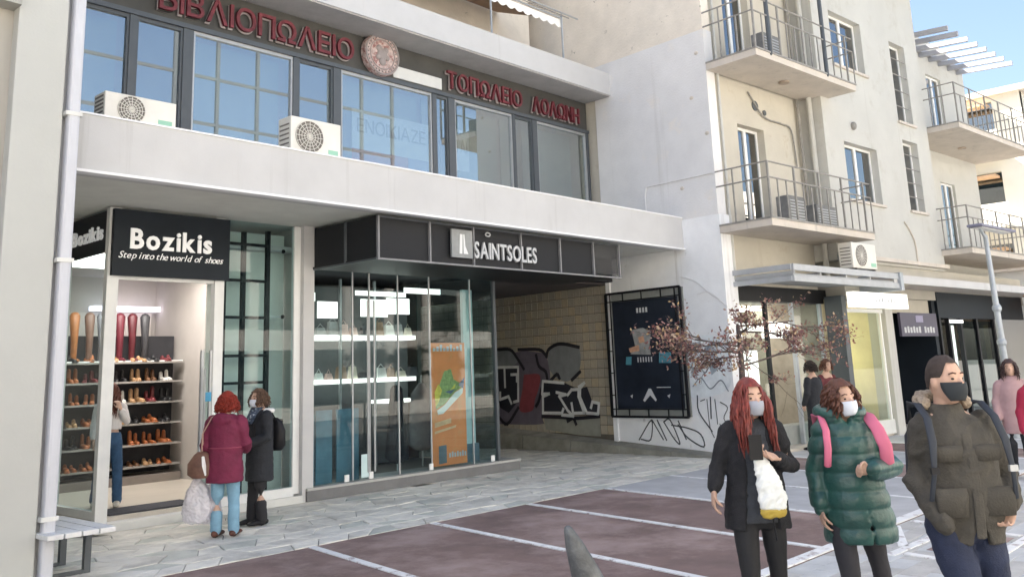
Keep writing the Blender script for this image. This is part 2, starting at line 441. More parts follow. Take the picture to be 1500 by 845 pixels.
line((-4, 3.96), (12.2, 3.96), 0.13); line((12.9, 3.96), (30, 3.96), 0.10)
for p, q in (((8.45, 3.38), (12.4, 3.30)), ((8.45, 2.7), (8.6, 3.3)), ((8.6, 2.62), (13.0, 2.62)), ((10.1, 3.40), (10.3, 3.82)), ((9.95, 2.7), (10.05, 3.24)), ((8.9, 3.42), (9.9, 3.86)), ((12.2, 2.0), (12.4, 3.8))):
    line(p, q, 0.09, lane, z=0.002)
MB().add([(8.75, 2.72, -.002), (9.8, 2.72, -.002), (9.85, 3.18, -.002), (8.85, 3.2, -.002), (8.75, 2.72, -.02), (9.8, 2.72, -.02), (9.85, 3.18, -.02), (8.85, 3.2, -.02)],
         [(0, 1, 2, 3), (0, 4, 5, 1), (1, 5, 6, 2), (2, 6, 7, 3), (3, 7, 4, 0)]).build("red_patch", M_red, lane)

# ------------------------------------------------------------------ low shop building (bookshop above, two shops below)
sb = thing("shop_building", "low pale building with a projecting band over two shoe shops and charcoal upper windows", "building", frame((9.7, 11.5, 0)))
mb = MB(); mb.box(3.52, 15.52, 9.62, 9.95, 3.985, 4.60); mb.box(3.52, 15.52, 9.95, 11.95, 4.40, 4.595)
mb.build("fascia", M_fascia, sb)
box("drip_edge", (3.52, 15.515, 9.585, 9.72, 3.955, 3.985), M_fascia_edge, sb)
box("roof_edge", (3.52, 15.518, 9.60, 9.98, 4.595, 4.615), M_fascia_edge, sb)
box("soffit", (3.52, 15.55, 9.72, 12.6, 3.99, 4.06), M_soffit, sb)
# upper floor: windows between charcoal posts, y = 12
z0, z1 = 4.62, 6.86
posts = [(3.60, .10), (5.27, .10), (6.10, .16), (7.96, .10), (8.78, .16), (10.98, .09), (11.43, .17), (13.17, .07), (13.82, .15), (15.60, .08)]
for i, (x, w) in enumerate(posts):
    box("window_post", (x - w / 2, x + w / 2, 11.96, 12.10, z0, z1), M_frame_dk, sb)
for i in range(len(posts) - 1):
    a = posts[i][0] + posts[i][1] / 2; b = posts[i + 1][0] - posts[i + 1][1] / 2
    w = MB()
    for (x0, x1, c0, c1) in ((a, b, z1 - .05, z1), (a, b, z0, z0 + .06), (a, a + .035, z0 + .06, z1 - .05), (b - .035, b, z0 + .06, z1 - .05)):
        w.box(x0, x1, 11.98, 12.06, c0, c1)
    wo = w.build("window", M_frame_dk if i in (0, 1, 3, 5, 7) else M_steel, sb)
    MB().box(a + .03, b - .03, 12.015, 12.025, z0 + .05, z1 - .04).build("pane", G_up, wo)
    if i not in (1, 3):
        MB().box(a + .02, b - .02, 12.35 + .01 * i, 12.37 + .01 * i, z0 + .02 + (0.5 if i == 4 else 0), z1).build("blind", M_blind, wo)
box("window_head", (3.52, 15.64, 11.93, 12.12, z1, 6.93), M_frame_dk, sb)
box("sign_band", (3.52, 15.64, 11.99, 12.12, 6.93, 7.60), M_signband, sb)
MB().box(10.02, 11.2, 11.975, 11.99, 6.98, 7.2).build("paper_strip", M_marble, sb)
mb = MB(); mb.box(3.4, 15.66, 11.27, 13.6, 7.60, 7.72); mb.box(3.4, 15.64, 11.28, 11.50, 7.72, 8.10); mb.build("roof_parapet", M_fascia, sb)
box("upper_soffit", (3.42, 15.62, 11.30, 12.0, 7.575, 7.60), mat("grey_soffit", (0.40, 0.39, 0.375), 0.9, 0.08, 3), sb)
mb = MB(); mb.box(3.5, 15.6, 13.6, 13.7, 4.1, 7.6); mb.box(3.5, 15.6, 12.2, 13.6, 4.07, 4.12); mb.build("upper_room", M_room, sb)
# block of flats above, set back
mb = MB(); mb.wall(2.0, 15.2, 7.72, 15.0, [(4.2, 6.0, 8.0, 10.2), (8.2, 10.2, 8.0, 10.2), (4.2, 6.0, 11.5, 13.5), (8.2, 10.2, 11.5, 13.5), (12.2, 13.6, 11.5, 13.5)], 13.2, 13.5)
mb.box(2.0, 15.2, 13.52, 24, 7.72, 15.0); mb.build("upper_wall", M_render_beige, sb)
# awning of the upper balcony
aw = thing("awning", "brown canvas awning with a white scalloped valance over the upper balcony", "awning", frame((10.2, 11.42, 8.9)))
M_canvas = mat("brown_canvas", (0.33, 0.215, 0.135), 0.9, 0.06, 3)
MB().add([(6.0, 11.44, 9.03), (14.1, 11.44, 9.03), (14.1, 13.18, 9.72), (6.0, 13.18, 9.72), (6.0, 11.44, 9.05), (14.1, 11.44, 9.05), (14.1, 13.18, 9.74), (6.0, 13.18, 9.74)],
         [(3, 2, 1, 0), (4, 5, 6, 7), (0, 1, 5, 4), (1, 2, 6, 5), (2, 3, 7, 6), (3, 0, 4, 7)]).build("canvas", M_canvas, aw)
mb = MB(); x = 6.0; n = 0
while x < 14.08:
    pts = [(x, 9.03)] + [(x + .25 * t, 8.90 - .055 * math.sin(math.pi * t)) for t in (0, .25, .5, .75, 1)] + [(x + .25, 9.03)]
    mb.prism(pts, lambda a, b: (a, 11.425, b), lambda a, b: (a, 11.435, b)); x += .25
mb.build("valance", mat("white_canvas", (0.85, 0.84, 0.80), 0.9, 0.04, 5), aw)
mb = MB(); mb.tube([(5.95, 11.40, 9.06), (14.15, 11.40, 9.06)], .022, 8); mb.build("front_bar", M_steel, aw)
br = thing("balcony_railing", "thin grey steel railing on the roof edge in front of the brown awning", "railing", frame((10, 11.42, 8.1)))
for x in (6.9, 9.4, 12.02, 14.2): MB().tube([(x, 11.40, 8.1), (x, 11.40, 9.14)], .022, 8).build("post", M_steel, br)
MB().tube([(5.9, 11.36, 9.16), (14.7, 11.36, 9.16)], .02, 8).build("top_rail", M_steel, br)
MB().tube([(5.9, 11.36, 9.10), (14.4, 11.36, 9.10)], .012, 8).build("mid_rail", M_rail, br)

# ---- ground floor shells
GX = 11.9
mb = MB(); mb.box(7.77, 7.96, 11.42, 11.70, 0, 3.99); mb.build("white_pillar", M_fascia, sb)
box("dividing_wall", (7.80, 7.93, 11.7, 17.5, 0, 3.98), M_room, sb)
box("entrance_step", (4.85, 7.77, 11.40, 11.62, 0, .10), M_marble, sb)
box("shop_floor", (4.89, 7.8, 11.62, 17.5, 0, .15), M_tilefloor, sb)
box("shop_ceiling", (4.955, 7.8, 11.75, 17.5, 3.62, 3.70), mat("shop_ceiling_paint", (0.62, 0.59, 0.57), 0.9, 0.03), sb)
box("shop_back_wall", (3.3, 7.8, 16.2, 16.35, 0.15, 3.62), M_room, sb)
box("shop_side_wall", (3.15, 3.3, 12.95, 17.5, 0.0, 3.98), M_room, sb)
# left of the corner: the recessed side, glass return at x = 4.92
box("recess_wall", (3.3, 4.86, 13.05, 13.2, 0, 3.98), M_room, sb)
box("side_step", (3.4, 4.85, 12.85, 13.05, 0, .15), M_marble, sb)

# ---- Bozikis shopfront
sf = thing("shopfront", "white framed glass front and open doorway of the shoe shop under the blue-black sign", "shopfront", frame((6.3, 11.5, 0)))
for n, d in (("corner_post", (4.87, 5.02, 11.47, 11.57, .10, 3.98)), ("door_post", (6.36, 6.50, 11.47, 11.58, .10, 3.98)), ("right_post", (7.66, 7.77, 11.50, 11.58, .12, 3.98)), ("back_post", (4.88, 4.98, 12.86, 12.96, .15, 3.98))):
    box(n, d, M_frame_wh, sf, bevel=.004)
box("head_rail", (5.02, 6.36, 11.50, 11.57, 3.06, 3.13), M_frame_wh, sf)
box("window_sill", (6.50, 7.66, 11.47, 11.60, .10, .22), M_frame_wh, sf)
box("side_sill", (4.88, 4.96, 11.57, 12.86, .15, .24), M_frame_wh, sf)
MB().box(4.915, 4.927, 11.57, 12.86, .24, 3.98).build("side_pane", G_shop, sf)
MB().box(6.50, 7.66, 11.53, 11.542, .22, 3.98).build("window_pane", G_shop, sf)
MB().box(5.02, 6.5, 11.53, 11.542, 3.13, 3.98).build("transom_pane", G_shop, sf)
g = thing("grid_rack", "black metal grid rack standing behind the narrow window between the two shops", "rack", frame((7.1, 11.8, .1)))
for x, z in ((6.62, 3.5), (6.93, 3.86), (7.33, 3.90)): MB().box(x - .03, x + .03, 11.68, 11.74, .15, z).build("upright", M_black, g)
for z in (3.68, 3.15, 2.62, 2.08, 1.70, 1.2): MB().bar((6.52, 11.71, z), (7.33, 11.71, z), .04).build("crossbar", M_black, g)
for z in (3.62, 2.64, 1.14): MB().bar((7.33, 11.71, z), (7.60, 11.71, z), .015).build("wall_arm", M_steel, g)
for z in (3.62, 2.64, 1.14): MB().disc((7.60, 11.71, z), .03, 'y', .02, 12).build("wall_fixing", M_black, g)
box("back_panel", (6.52, 7.78, 11.97, 12.0, .15, 3.9), mat("pale_green_panel", (0.80, 0.80, 0.74), 0.8, 0.05, 2), sf)
# white pipe in front: door leaf folded open with a handle
dl = thing("glass_door", "open glass door leaf with steel rail and blue sticker beside the woman in maroon", "door", frame((6.3, 11.45, .1)))
MB().box(6.13, 6.17, 11.36, 11.40, .12, 2.15).build("stile", M_steel, dl); MB().box(6.29, 6.32, 11.42, 11.46, .12, 2.15).build("stile", M_steel, dl)
MB().add([(6.17, 11.38, .12), (6.29, 11.44, .12), (6.29, 11.44, 2.12), (6.17, 11.38, 2.12), (6.17, 11.39, .12), (6.29, 11.45, .12), (6.29, 11.45, 2.12), (6.17, 11.39, 2.12)],
         [(0, 1, 2, 3), (7, 6, 5, 4), (0, 4, 5, 1), (3, 2, 6, 7)]).build("pane", G_clear, dl)
MB().tube([(6.16, 11.31, .9), (6.16, 11.31, 1.9)], .013, 8).build("handle", M_steel, dl)
MB().box(6.18, 6.28, 11.345, 11.35, 1.48, 1.60).build("sticker", mat("blue_sticker", (0.05, 0.30, 0.50), 0.5, 0.05), dl)
tag(box("doormat", (5.15, 6.35, 11.70, 12.25, .15, .17), mat("dark_mat", (0.055, 0.055, 0.065), 0.95, 0.2, 40)), "dark doormat lying just inside the open doorway of the left shoe shop", "doormat")

# Bozikis sign
sg = thing("shop_sign", "blue-black box sign of the left shop with white Bozikis lettering on two faces", "sign", frame((5.7, 11.5, 3.1)))
mb = MB(); mb.box(4.90, 6.53, 11.40, 11.46, 3.10, 3.955); mb.box(4.90, 4.95, 11.46, 12.90, 3.42, 3.955); mb.build("board", M_sign, sg)
MB().box(4.95, 6.50, 11.462, 11.50, 3.45, 3.95).build("board_back", M_black, sg)
text(sg, "letter", "Bozikis", .36, frame((5.11, 11.398, 3.46)), M_letter, fit=1.17, depth=.02, bold=.010)
text(sg, "slogan", "Step into the world of shoes", .125, frame((4.97, 11.398, 3.325)), M_letter, fit=1.46, joined=True, depth=.006, shear=.35, spacing=.8)
text(sg, "letter", "Bozikis", .26, frame((4.898, 12.66, 3.60), rad(-90)), M_letter, fit=.98, depth=.02, bold=.008)

# ---- SaintSoles shop
ss = thing("shopfront", "full height glass front of the right shoe shop on a low grey plinth", "shopfront", frame((9.9, 11.5, 0)))
box("plinth", (7.83, 12.35, 11.38, 12.0, 0, .15), mat("grey_stone_plinth", (0.17, 0.17, 0.17), 0.7, 0.1, 4), ss, bevel=.006)
box("plinth_top", (7.83, 12.36, 11.37, 12.0, .15, .185), mat("pale_stone_ledge", (0.42, 0.42, 0.40), 0.6, 0.1, 4), ss)
xs = [7.98, 8.56, 9.07, 9.66, 10.44, 11.03, 11.06, 11.86]
gl = [(7.98, 8.72), (8.74, 9.05), (9.07, 9.64), (9.66, 10.33), (10.35, 11.30), (11.32, 11.88)]
for a, b in gl:
    MB().box(a + .004, b - .004, 11.50, 11.512, .19, 3.50).build("glass_panel", G_shop, ss)
for x in (8.73, 9.06, 9.65, 10.34, 11.31): MB().box(x - .012, x + .012, 11.495, 11.52, .19, 3.5).build("glass_joint", M_steel, ss)
for x in (8.99, 9.12): MB().tube([(x, 11.455, .3), (x, 11.455, 2.9)], .016, 8).build("door_pull", M_steel, ss)
MB().box(11.88, 11.892, 11.51, 13.6, .19, 3.5).build("return_pane", G_shop, ss)
for x in (8.6, 9.06, 10.3, 11.75): MB().box(x - .04, x + .04, 11.47, 11.49, .19, .29).build("floor_clamp", M_frame_wh, ss)
box("corner_stile", (11.87, 11.93, 11.46, 11.52, .185, 3.5), M_frame_dk, ss)
box("inner_panel", (11.42, 11.66, 11.80, 11.86, .50, 3.2), mat("pale_aqua_panel", (0.50, 0.66, 0.66), 0.6, 0.04), ss)
box("inner_panel_base", (11.36, 11.72, 11.78, 11.88, .185, .50), mat("slate_blue_base", (0.10, 0.16, 0.20), 0.6, 0.05), ss)
for a, b in ((8.00, 8.10), (8.13, 8.42), (8.50, 8.92)):
    box("blue_panel", (a, b, 11.60, 11.62, .19, 1.25 if a > 8.1 else 1.2), mat("steel_blue_film", (0.075, 0.17, 0.23), 0.35, 0.15, 4), ss)
# shell
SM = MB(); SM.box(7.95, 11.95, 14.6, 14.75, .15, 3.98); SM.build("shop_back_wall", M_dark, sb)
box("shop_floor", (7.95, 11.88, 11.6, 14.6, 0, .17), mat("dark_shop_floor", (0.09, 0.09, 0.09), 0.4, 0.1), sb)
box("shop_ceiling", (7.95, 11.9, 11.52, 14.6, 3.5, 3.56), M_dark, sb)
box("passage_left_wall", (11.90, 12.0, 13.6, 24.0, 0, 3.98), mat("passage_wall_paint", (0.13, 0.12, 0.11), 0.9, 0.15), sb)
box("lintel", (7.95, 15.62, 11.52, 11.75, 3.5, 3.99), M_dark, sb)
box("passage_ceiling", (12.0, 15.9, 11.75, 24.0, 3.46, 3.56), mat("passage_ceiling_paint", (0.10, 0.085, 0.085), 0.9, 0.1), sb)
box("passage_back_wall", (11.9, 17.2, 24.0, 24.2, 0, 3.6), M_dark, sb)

# SaintSoles sign canopy
M_bar = mat("dull_grey_bar", (.22, .22, .23), .5, .1, 8)
sc = thing("shop_sign", "long dark mesh canopy sign reading SAINTSOLES above the right shop", "sign", frame((10.8, 9.9, 3.35)))
mb = MB(); mb.box(7.93, 12.85, 9.90, 9.94, 3.36, 3.95); mb.box(7.95, 8.0, 9.94, 11.40, 3.36, 3.95); mb.build("mesh_panel", M_grille, sc)
mb = MB(); mb.box(12.85, 13.62, 9.90, 9.915, 3.38, 3.94); mb.build("open_mesh_panel", glass("tinted_mesh", (0.42, 0.42, 0.44), 0.0, 0.3, film=.12, filmcol=(.3, .3, .3)), sc)
mb = MB(); mb.box(7.93, 13.62, 9.94, 11.45, 3.34, 3.37); mb.build("underside", M_black, sc)
for x in (7.95, 8.92, 9.83, 10.93, 11.93, 12.86, 13.64): MB().box(x - .013, x + .013, 9.86, 9.90, 3.33, 3.95).build("upright", M_bar, sc)
MB().box(7.93, 13.66, 9.855, 9.90, 3.32, 3.345).build("bottom_rail", M_bar, sc)
MB().box(7.93, 13.66, 9.87, 9.90, 3.925, 3.95).build("top_rail", M_frame_dk, sc)
MB().box(7.925, 7.955, 9.90, 11.40, 3.32, 3.35).build("side_rail", M_frame_dk, sc)
MB().box(7.925, 7.95, 10.60, 10.64, 3.35, 3.95).build("side_upright", M_frame_dk, sc)
lg = MB().box(9.32, 9.76, 9.825, 9.86, 3.44, 3.87).build("logo_plate", mat("dim_logo_plate", (.25, .26, .26), .5, .1, 8), sc)
mb = MB()
mb.prism([(9.47, 3.50), (9.53, 3.50), (9.545, 3.80), (9.49, 3.80)], lambda a, b: (a, 9.819, b), lambda a, b: (a, 9.824, b))
mb.prism([(9.56, 3.50), (9.66, 3.50), (9.60, 3.62), (9.585, 3.80), (9.56, 3.80)], lambda a, b: (a, 9.819, b), lambda a, b: (a, 9.824, b))
mb.build("logo_figure", mat("pale_figure", (.72, .73, .73), .5, .03), lg)
text(sc, "letter", "SAINTSOLES", .36, frame((9.80, 9.85, 3.46)), M_letter_g, fit=1.48, depth=.03, bold=.006)
mb = MB(); pts = [(10.12 + .055 * math.cos(t * math.pi / 4), 3.845 + .03 * math.sin(t * math.pi / 4)) for t in range(9)]
mb.tube([(a, 9.84, b) for a, b in pts], .011, 6, ref=(0, 1, 0)); mb.build("halo", M_letter_g, sc)

# bookshop letters
bs = thing("shop_sign", "faded red Greek bookshop letters running to the left of the round emblem", "sign", frame((6.5, 11.98, 7.0)))
def greek(par, txt, x0, x1, z, size, shift=0):
    L, w = text_mb(txt, size, frame((x0, 11.93, z)), depth=.05, bold=.004)
    for ch, b in L:
        for v in b.v: v.x *= (x1 - x0) / w
        xa, xb = min(v.x for v in b.v), max(v.x for v in b.v)
        lo = b.build("letter", M_redletter, par)
    L, w = text_mb(txt, size, frame((x0 - .012, 11.962, z - .012)), depth=.018, bold=.016)
    rb = MB(frame((x0 - .012, 11.965, z - .012)))
    for ch, b in L:
        for v in b.v: v.x *= (x1 - x0) / w
        rb.add(b.v, b.f)
    rb.build("letter_backing", M_rim, par)
greek(bs, "ΒΙΒΛΙΟΠΩΛΕΙΟ", 5.60, 9.12, 7.04, .50)
b2 = thing("shop_sign", "faded dark red Greek letters between the round emblem and the grey side wall", "sign", frame((13.3, 11.98, 7.0)))
greek(b2, "ΤΟΠΩΛΕΙΟ", 11.28, 13.42, 7.03, .46); greek(b2, "ΛΟΛΩΝΗ", 13.72, 15.30, 7.02, .46)
md = thing("emblem", "round pinkish carved emblem mounted over the window between the red sign letters", "emblem", frame((9.66, 11.9, 6.9)))
M_emb = mat("pink_plaster_relief", (0.50, 0.39, 0.36), 0.8, 0.3, 14, 0.8, 18, patch=((0.28, 0.13, 0.12), 11, 0.5, 0.1))
MB().disc((9.66, 11.90, 7.28), .385, 'y', .12, 40).build("disc", M_emb, md)
mb = MB()
mb.tube([(9.66 + .36 * math.cos(t), 11.835, 7.28 + .36 * math.sin(t)) for t in [i * math.pi / 18 for i in range(37)]], .02, 6, ref=(0, 1, 0), round_=False); mb.build("rim", M_rim, md)
mb = MB()
mb.tube([(9.66 + .27 * math.cos(t), 11.835, 7.28 + .27 * math.sin(t)) for t in [i * math.pi / 18 for i in range(37)]], .01, 6, ref=(0, 1, 0), round_=False)
for i in range(28):
    t = i * math.pi / 14; mb.ball((9.66 + .315 * math.cos(t), 11.835, 7.28 + .315 * math.sin(t)), (.018, .015, .02), 6, 4)
for dx_, dz_, r in ((0, 0, .12), (-.07, .1, .07), (.08, .09, .06), (.0, -.13, .08), (-.1, -.06, .05), (.11, -.05, .05)): mb.ball((9.66 + dx_, 11.84, 7.28 + dz_), (r, .03, r), 10, 6)
mb.build("relief", M_rim, md, smooth=True)

# to-let banner behind the glass
bn = thing("banner", "white paper banner with grey letters and a red lower part behind the upper window", "banner", frame((10.3, 12.2, 4.9)))
MB().box(9.15, 10.95, 12.05, 12.06, 5.55, 6.25).build("white_paper", M_frame_wh, bn); MB().box(9.15, 10.4, 12.05, 12.06, 5.0, 5.55).build("red_paper", mat("pale_red_print", (0.62, 0.20, 0.20), 0.8, 0.1), bn)
MB().box(10.4, 10.95, 12.05, 12.06, 5.0, 5.55).build("lilac_paper", mat("lilac_print", (0.45, 0.45, 0.62), 0.8, 0.1), bn)
MB().box(11.55, 11.95, 12.05, 12.06, 5.5, 6.3).build("white_paper", M_frame_wh, bn)
text(bn, "letters", "ΕΝΟΙΚΙΑΖΕ", .34, frame((9.25, 12.045, 5.85)), M_steel, fit=1.6, joined=True, depth=.004)
text(bn, "letters", "ΤΑΙ", .34, frame((11.57, 12.045, 5.85)), M_steel, fit=.34, joined=True, depth=.004)

# air conditioners on the ledge
def aircon(x0, x1, y, z0, z1, label, M=I4, group=None, dark=False):
    a = thing("air_conditioner", label, "air conditioner", M @ frame(((x0 + x1) / 2, y + .15, z0)), group)
    def q(*d, **k): return MB(M).box(*d)
    q(x0, x1, y, y + .30, z0 + .03, z1).build("case", M_ac, a, bevel=.012)
    h = (z1 - z0); r = min(h * .40, (x1 - x0) * .3); cx = x0 + (x1 - x0) * .36
    MB(M).disc((cx, y - .004, z0 + .03 + h * .48), r, 'y', .012, 28).build("fan_opening", M_ac_dk, a)
    gr = MB(M)
    for k in range(5):
        rr = r * (k + 1) / 5; gr.tube([(cx + rr * math.cos(t), y - .016, z0 + .03 + h * .48 + rr * math.sin(t)) for t in [i * math.pi / 10 for i in range(21)]], .004, 5, ref=(0, 1, 0), round_=False)
    for k in range(8):
        t = k * math.pi / 8; gr.bar((cx - r * math.cos(t), y - .016, z0 + .03 + h * .48 - r * math.sin(t)), (cx + r * math.cos(t), y - .016, z0 + .03 + h * .48 + r * math.sin(t)), .006)
    gr.build("fan_grille", M_ac, a)
    MB(M).box(x1 - .26 * (x1 - x0), x1 - .05, y - .003, y, z0 + .08, z0 + .16).build("label_plate", mat("green_label_", (0.30, 0.55, 0.40), 0.6, 0.05), a)
    for xx in (x0 + .1, x1 - .15): MB(M).box(xx, xx + .05, y, y + .3, z0, z0 + .03).build("foot", M_black, a)
    si = MB(M)
    for k in range(6): si.box(x0 - .006, x0, y + .04, y + .26, z0 + .1 + k * h * .12, z0 + .1 + k * h * .12 + .02)
    si.build("side_louvre", M_ac_dk, a)
    return a
aircon(4.10, 4.95, 9.95, 4.615, 5.01, "aged white air conditioner on the pale ledge next to the left downpipe")
aircon(6.53, 7.34, 9.92, 4.615, 5.16, "taller aged white air conditioner in the middle of the pale ledge")

# ------------------------------------------------------------------ left neighbour: pillar and downpipe
M_lp = mat("pale_grey_pillar_paint", (0.47, 0.475, 0.45), 0.8, 0.03, 1.5, 0.1, 40)
nb = thing("neighbour_building", "pale pillar and upper corner of the building at the left edge of the picture", "building", frame((2.9, 9.2, 0)))
MB().box(2.84, 3.30, 8.98, 9.5, -.03, 12).build("pillar", M_lp, nb, bevel=.01)
MB().box(3.32, 3.45, 9.10, 9.62, -.03, 12).build("pillar_return", M_fascia, nb)
mb = MB(); mb.wall(-6.0, 2.84, 0, 12, [(0.8, 2.68, 0.4, 5.0), (-4, 0.3, 0.4, 5.0)], 9.12, 9.5); mb.build("wall", mat("taupe_paint", (0.40, 0.38, 0.34), 0.85, 0.04, 2), nb)
MB().box(-6, 2.83, 9.75, 9.8, 0, 5.2).build("window_back", M_dark, nb)
MB().box(2.62, 2.68, 9.2, 9.4, .4, 5.0).build("window_frame", M_frame_dk, nb)
MB().box(-6, 2.835, 8.9, 9.5, 5.35, 5.75).build("cornice", mat("grey_cornice", (0.36, 0.36, 0.33), 0.85, 0.05, 2), nb)
mb = MB(); mb.box(-8.0, 3.5, 9.62, 24, 3.0, 13); mb.box(-8, 3.1, 9.62, 24, -.03, 3.0); mb.build("wall_mass", M_lp, nb)
dp = thing("downpipe", "white downpipe running up the pillar at the left edge", "pipe", frame((3.42, 8.98, 0)))
MB().box(3.34, 3.455, 8.93, 9.05, -.02, 11).build("pipe", mat("white_pipe", (0.54, 0.55, 0.59), 0.5, 0.03, 3), dp, bevel=.03)
for z in (4.35, 2.9, .55): MB().box(3.31, 3.465, 8.92, 9.08, z, z + .04).build("bracket", M_marble, dp)

# bench
bh = thing("bench", "pale plank bench with dark steel legs beside the left pillar", "bench", frame((3.6, 9.2, 0)))
M_plank = mat("bleached_plank", (0.68, 0.68, 0.67), 0.75, 0.08, 8, 0.2, 60)
for i in range(4):
    x = 3.30 + i * .155; MB().box(x, x + .14, 8.72, 9.95, .41, .455).build("plank", M_plank, bh, bevel=.006)
for y in (9.22, 9.8):
    MB().box(3.84, 3.90, y, y + .06, -.01, .41).build("leg", M_frame_dk, bh); MB().box(3.32, 3.38, y, y + .06, -.01, .41).build("leg", M_frame_dk, bh)
    MB().box(3.32, 3.90, y + .005, y + .055, .37, .41).build("crossbar", M_frame_dk, bh); MB().box(3.38, 3.84, y + .005, y + .055, -.005, .03).build("foot_bar", M_frame_dk, bh)
# ------------------------------------------------------------------ corner building of the right (frame FE)
cb_ = thing("apartment_building", "cream apartment building with iron railed balconies, tall narrow windows and shops below", "building", FE)
def fb(name, d, m, par=cb_, **k): return MB(FE).box(*d).build(name, m, par, **k)
fb("side_wall_lower", (0, .42, -.72, 2.24, -.03, 4.56), M_white_wall)
fb("side_wall_middle", (0, .28, -.70, 2.3, 4.56, 8.36), M_render_grey)
fb("side_wall_upper", (.02, .28, -.68, 12.0, 8.36, 13.2), M_render_beige)
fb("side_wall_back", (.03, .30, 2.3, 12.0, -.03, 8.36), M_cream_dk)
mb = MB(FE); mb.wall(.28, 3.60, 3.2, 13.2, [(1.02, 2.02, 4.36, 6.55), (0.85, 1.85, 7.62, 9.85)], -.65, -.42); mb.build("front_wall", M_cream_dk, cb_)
mb = MB(FE)
mb.wall(3.60, 9.15, 3.93, 11.3, [(4.40, 5.95, 8.40, 9.72), (4.45, 6.05, 5.22, 6.56), (7.48, 8.35, 7.52, 9.65), (7.55, 8.40, 5.24, 7.05)], -1.20, -.92)
mb.box(3.60, 3.85, -.92, -.42, 3.93, 11.3); mb.box(8.9, 9.15, -.92, -.3, 3.93, 11.3); mb.box(3.6, 9.15, -1.19, 8, 11.2, 11.35); mb.box(3.6, 9.13, -1.18, -.4, 3.80, 3.93)
mb.build("bay_wall", M_cream, cb_)
fb("eave", (3.4, 9.55, -1.55, -.4, 11.35, 11.48), M_slab)
fb("bay_bottom_trim", (3.9, 9.2, -1.30, -1.2, 3.86, 3.95), M_slab)
mb = MB(FE); mb.wall(9.15, 14.6, 3.5, 10.6, [(10.6, 11.25, 7.6, 9.9), (11.7, 12.75, 7.6, 9.85), (10.6, 11.2, 4.36, 6.6), (11.75, 12.75, 4.36, 6.6)], -.35, -.1)
mb.box(14.35, 14.6, -.1, 8, 3.5, 10.6); mb.build("right_wall", M_cream, cb_)
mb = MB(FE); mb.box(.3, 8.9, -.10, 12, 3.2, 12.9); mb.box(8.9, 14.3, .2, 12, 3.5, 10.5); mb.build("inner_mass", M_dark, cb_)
# windows
def win(x0, x1, z0, z1, y, leaf=2, m=M_frame_wh, sill=True, deep=.17, shutter=False):
    f = MB(FE); w = .055
    for (a, b, c, d) in ((x0, x1, z1 - w, z1), (x0, x1, z0, z0 + w), (x0, x0 + w, z0 + w, z1 - w), (x1 - w, x1, z0 + w, z1 - w)): f.box(a, b, y + deep, y + deep + .05, c, d)
    for i in range(1, leaf):
        xx = x0 + (x1 - x0) * i / leaf; f.box(xx - .045, xx + .045, y + deep - .01, y + deep + .05, z0 + w, z1 - w)
    wo = f.build("window", m, cb_)
    MB(FE).box(x0 + .02, x1 - .02, y + deep + .02, y + deep + .03, z0 + .02, z1 - .02).build("pane", G_small, wo)
    MB(FE).box(x0 + .02, x0 + (x1 - x0) * .35, y + deep + .07, y + deep + .08, z0 + .02, z1 - .02).build("curtain", M_blind, wo)
    if sill: MB(FE).box(x0 - .06, x1 + .08, y - .06, y + .12, z0 - .06, z0).build("sill", M_slab, wo)
    return wo
win(4.40, 5.95, 8.40, 9.72, -1.2); win(4.45, 6.05, 5.22, 6.56, -1.2)
for a, b, c, d in ((7.48, 8.35, 7.52, 9.65), (7.55, 8.40, 5.24, 7.05)):
    w = win(a, b, c, d, -1.2, 1)
    gb = MB(FE)
    for k in range(1, 5): gb.tube([(a - .05, -1.17, c + (d - c) * k / 5), (b, -1.17, c + (d - c) * k / 5)], .012, 6)
    gb.build("window_bars", M_rail, w)
win(1.02, 2.02, 4.36, 6.55, -.65, 2, sill=False); win(.85, 1.85, 7.62, 9.85, -.65, 2, sill=False)
win(10.6, 11.25, 7.6, 9.9, -.35, 1, sill=False, deep=.08); win(11.7, 12.75, 7.6, 9.85, -.35, 2, sill=False, deep=.08)
win(10.6, 11.2, 4.36, 6.6, -.35, 1, sill=False, deep=.08); win(11.75, 12.75, 4.36, 6.6, -.35, 2, sill=False, deep=.08)
# balconies: slab, rails, balusters
def balcony(x0, x1, yf, yb, z, right_open=True, seed=0, n=13, tall=()):
    s = MB(FE); s.box(x0, x1, yf, yb, z - .13, z); so = s.build("balcony", M_slab, cb_)
    MB(FE).box(x0 - .01, x1 + .01, yf - .02, yb, z, z + .035).build("slab_edge", M_rail, so)
    for h in (.78, 1.08):
        r = MB(FE); r.tube([(x0, yb, z + h), (x0, yf, z + h), (x1, yf, z + h), (x1, yb + .0, z + h)], .017, 6, round_=False); r.build("rail", M_rail, so)
    r = random.Random(seed); L = x1 - x0
    for i in range(n + 1):
        x = x0 + L * i / n; main = i % 3 == 0
        b = MB(FE); b.bar((x, yf, z), (x, yf, z + (1.08 if main else .78)), .035 if main else .022); b.build("baluster", M_rail, so)
    k = max(2, int(abs(yb - yf) / .3))
    for i in range(1, k):
        y = yf + (yb - yf) * i / k
        MB(FE).bar((x0, y, z), (x0, y, z + (.78 if i % 2 else 1.08)), .025).build("baluster", M_rail, so)
    return so
balcony(-.02, 3.95, -1.87, -.72, 7.60, seed=1)
balcony(-.02, 4.00, -1.87, -.72, 4.30, seed=2)
balcony(9.25, 14.7, -1.98, -.35, 7.60, seed=3, n=16)
balcony(9.05, 14.9, -1.95, -.35, 4.32, seed=4, n=18)
for x in (.52, 2.72): MB(FE).tube([(x, -1.86, 7.60), (x, -1.86, 11.2)], .045, 8).build("awning_post", M_frame_dk, cb_)
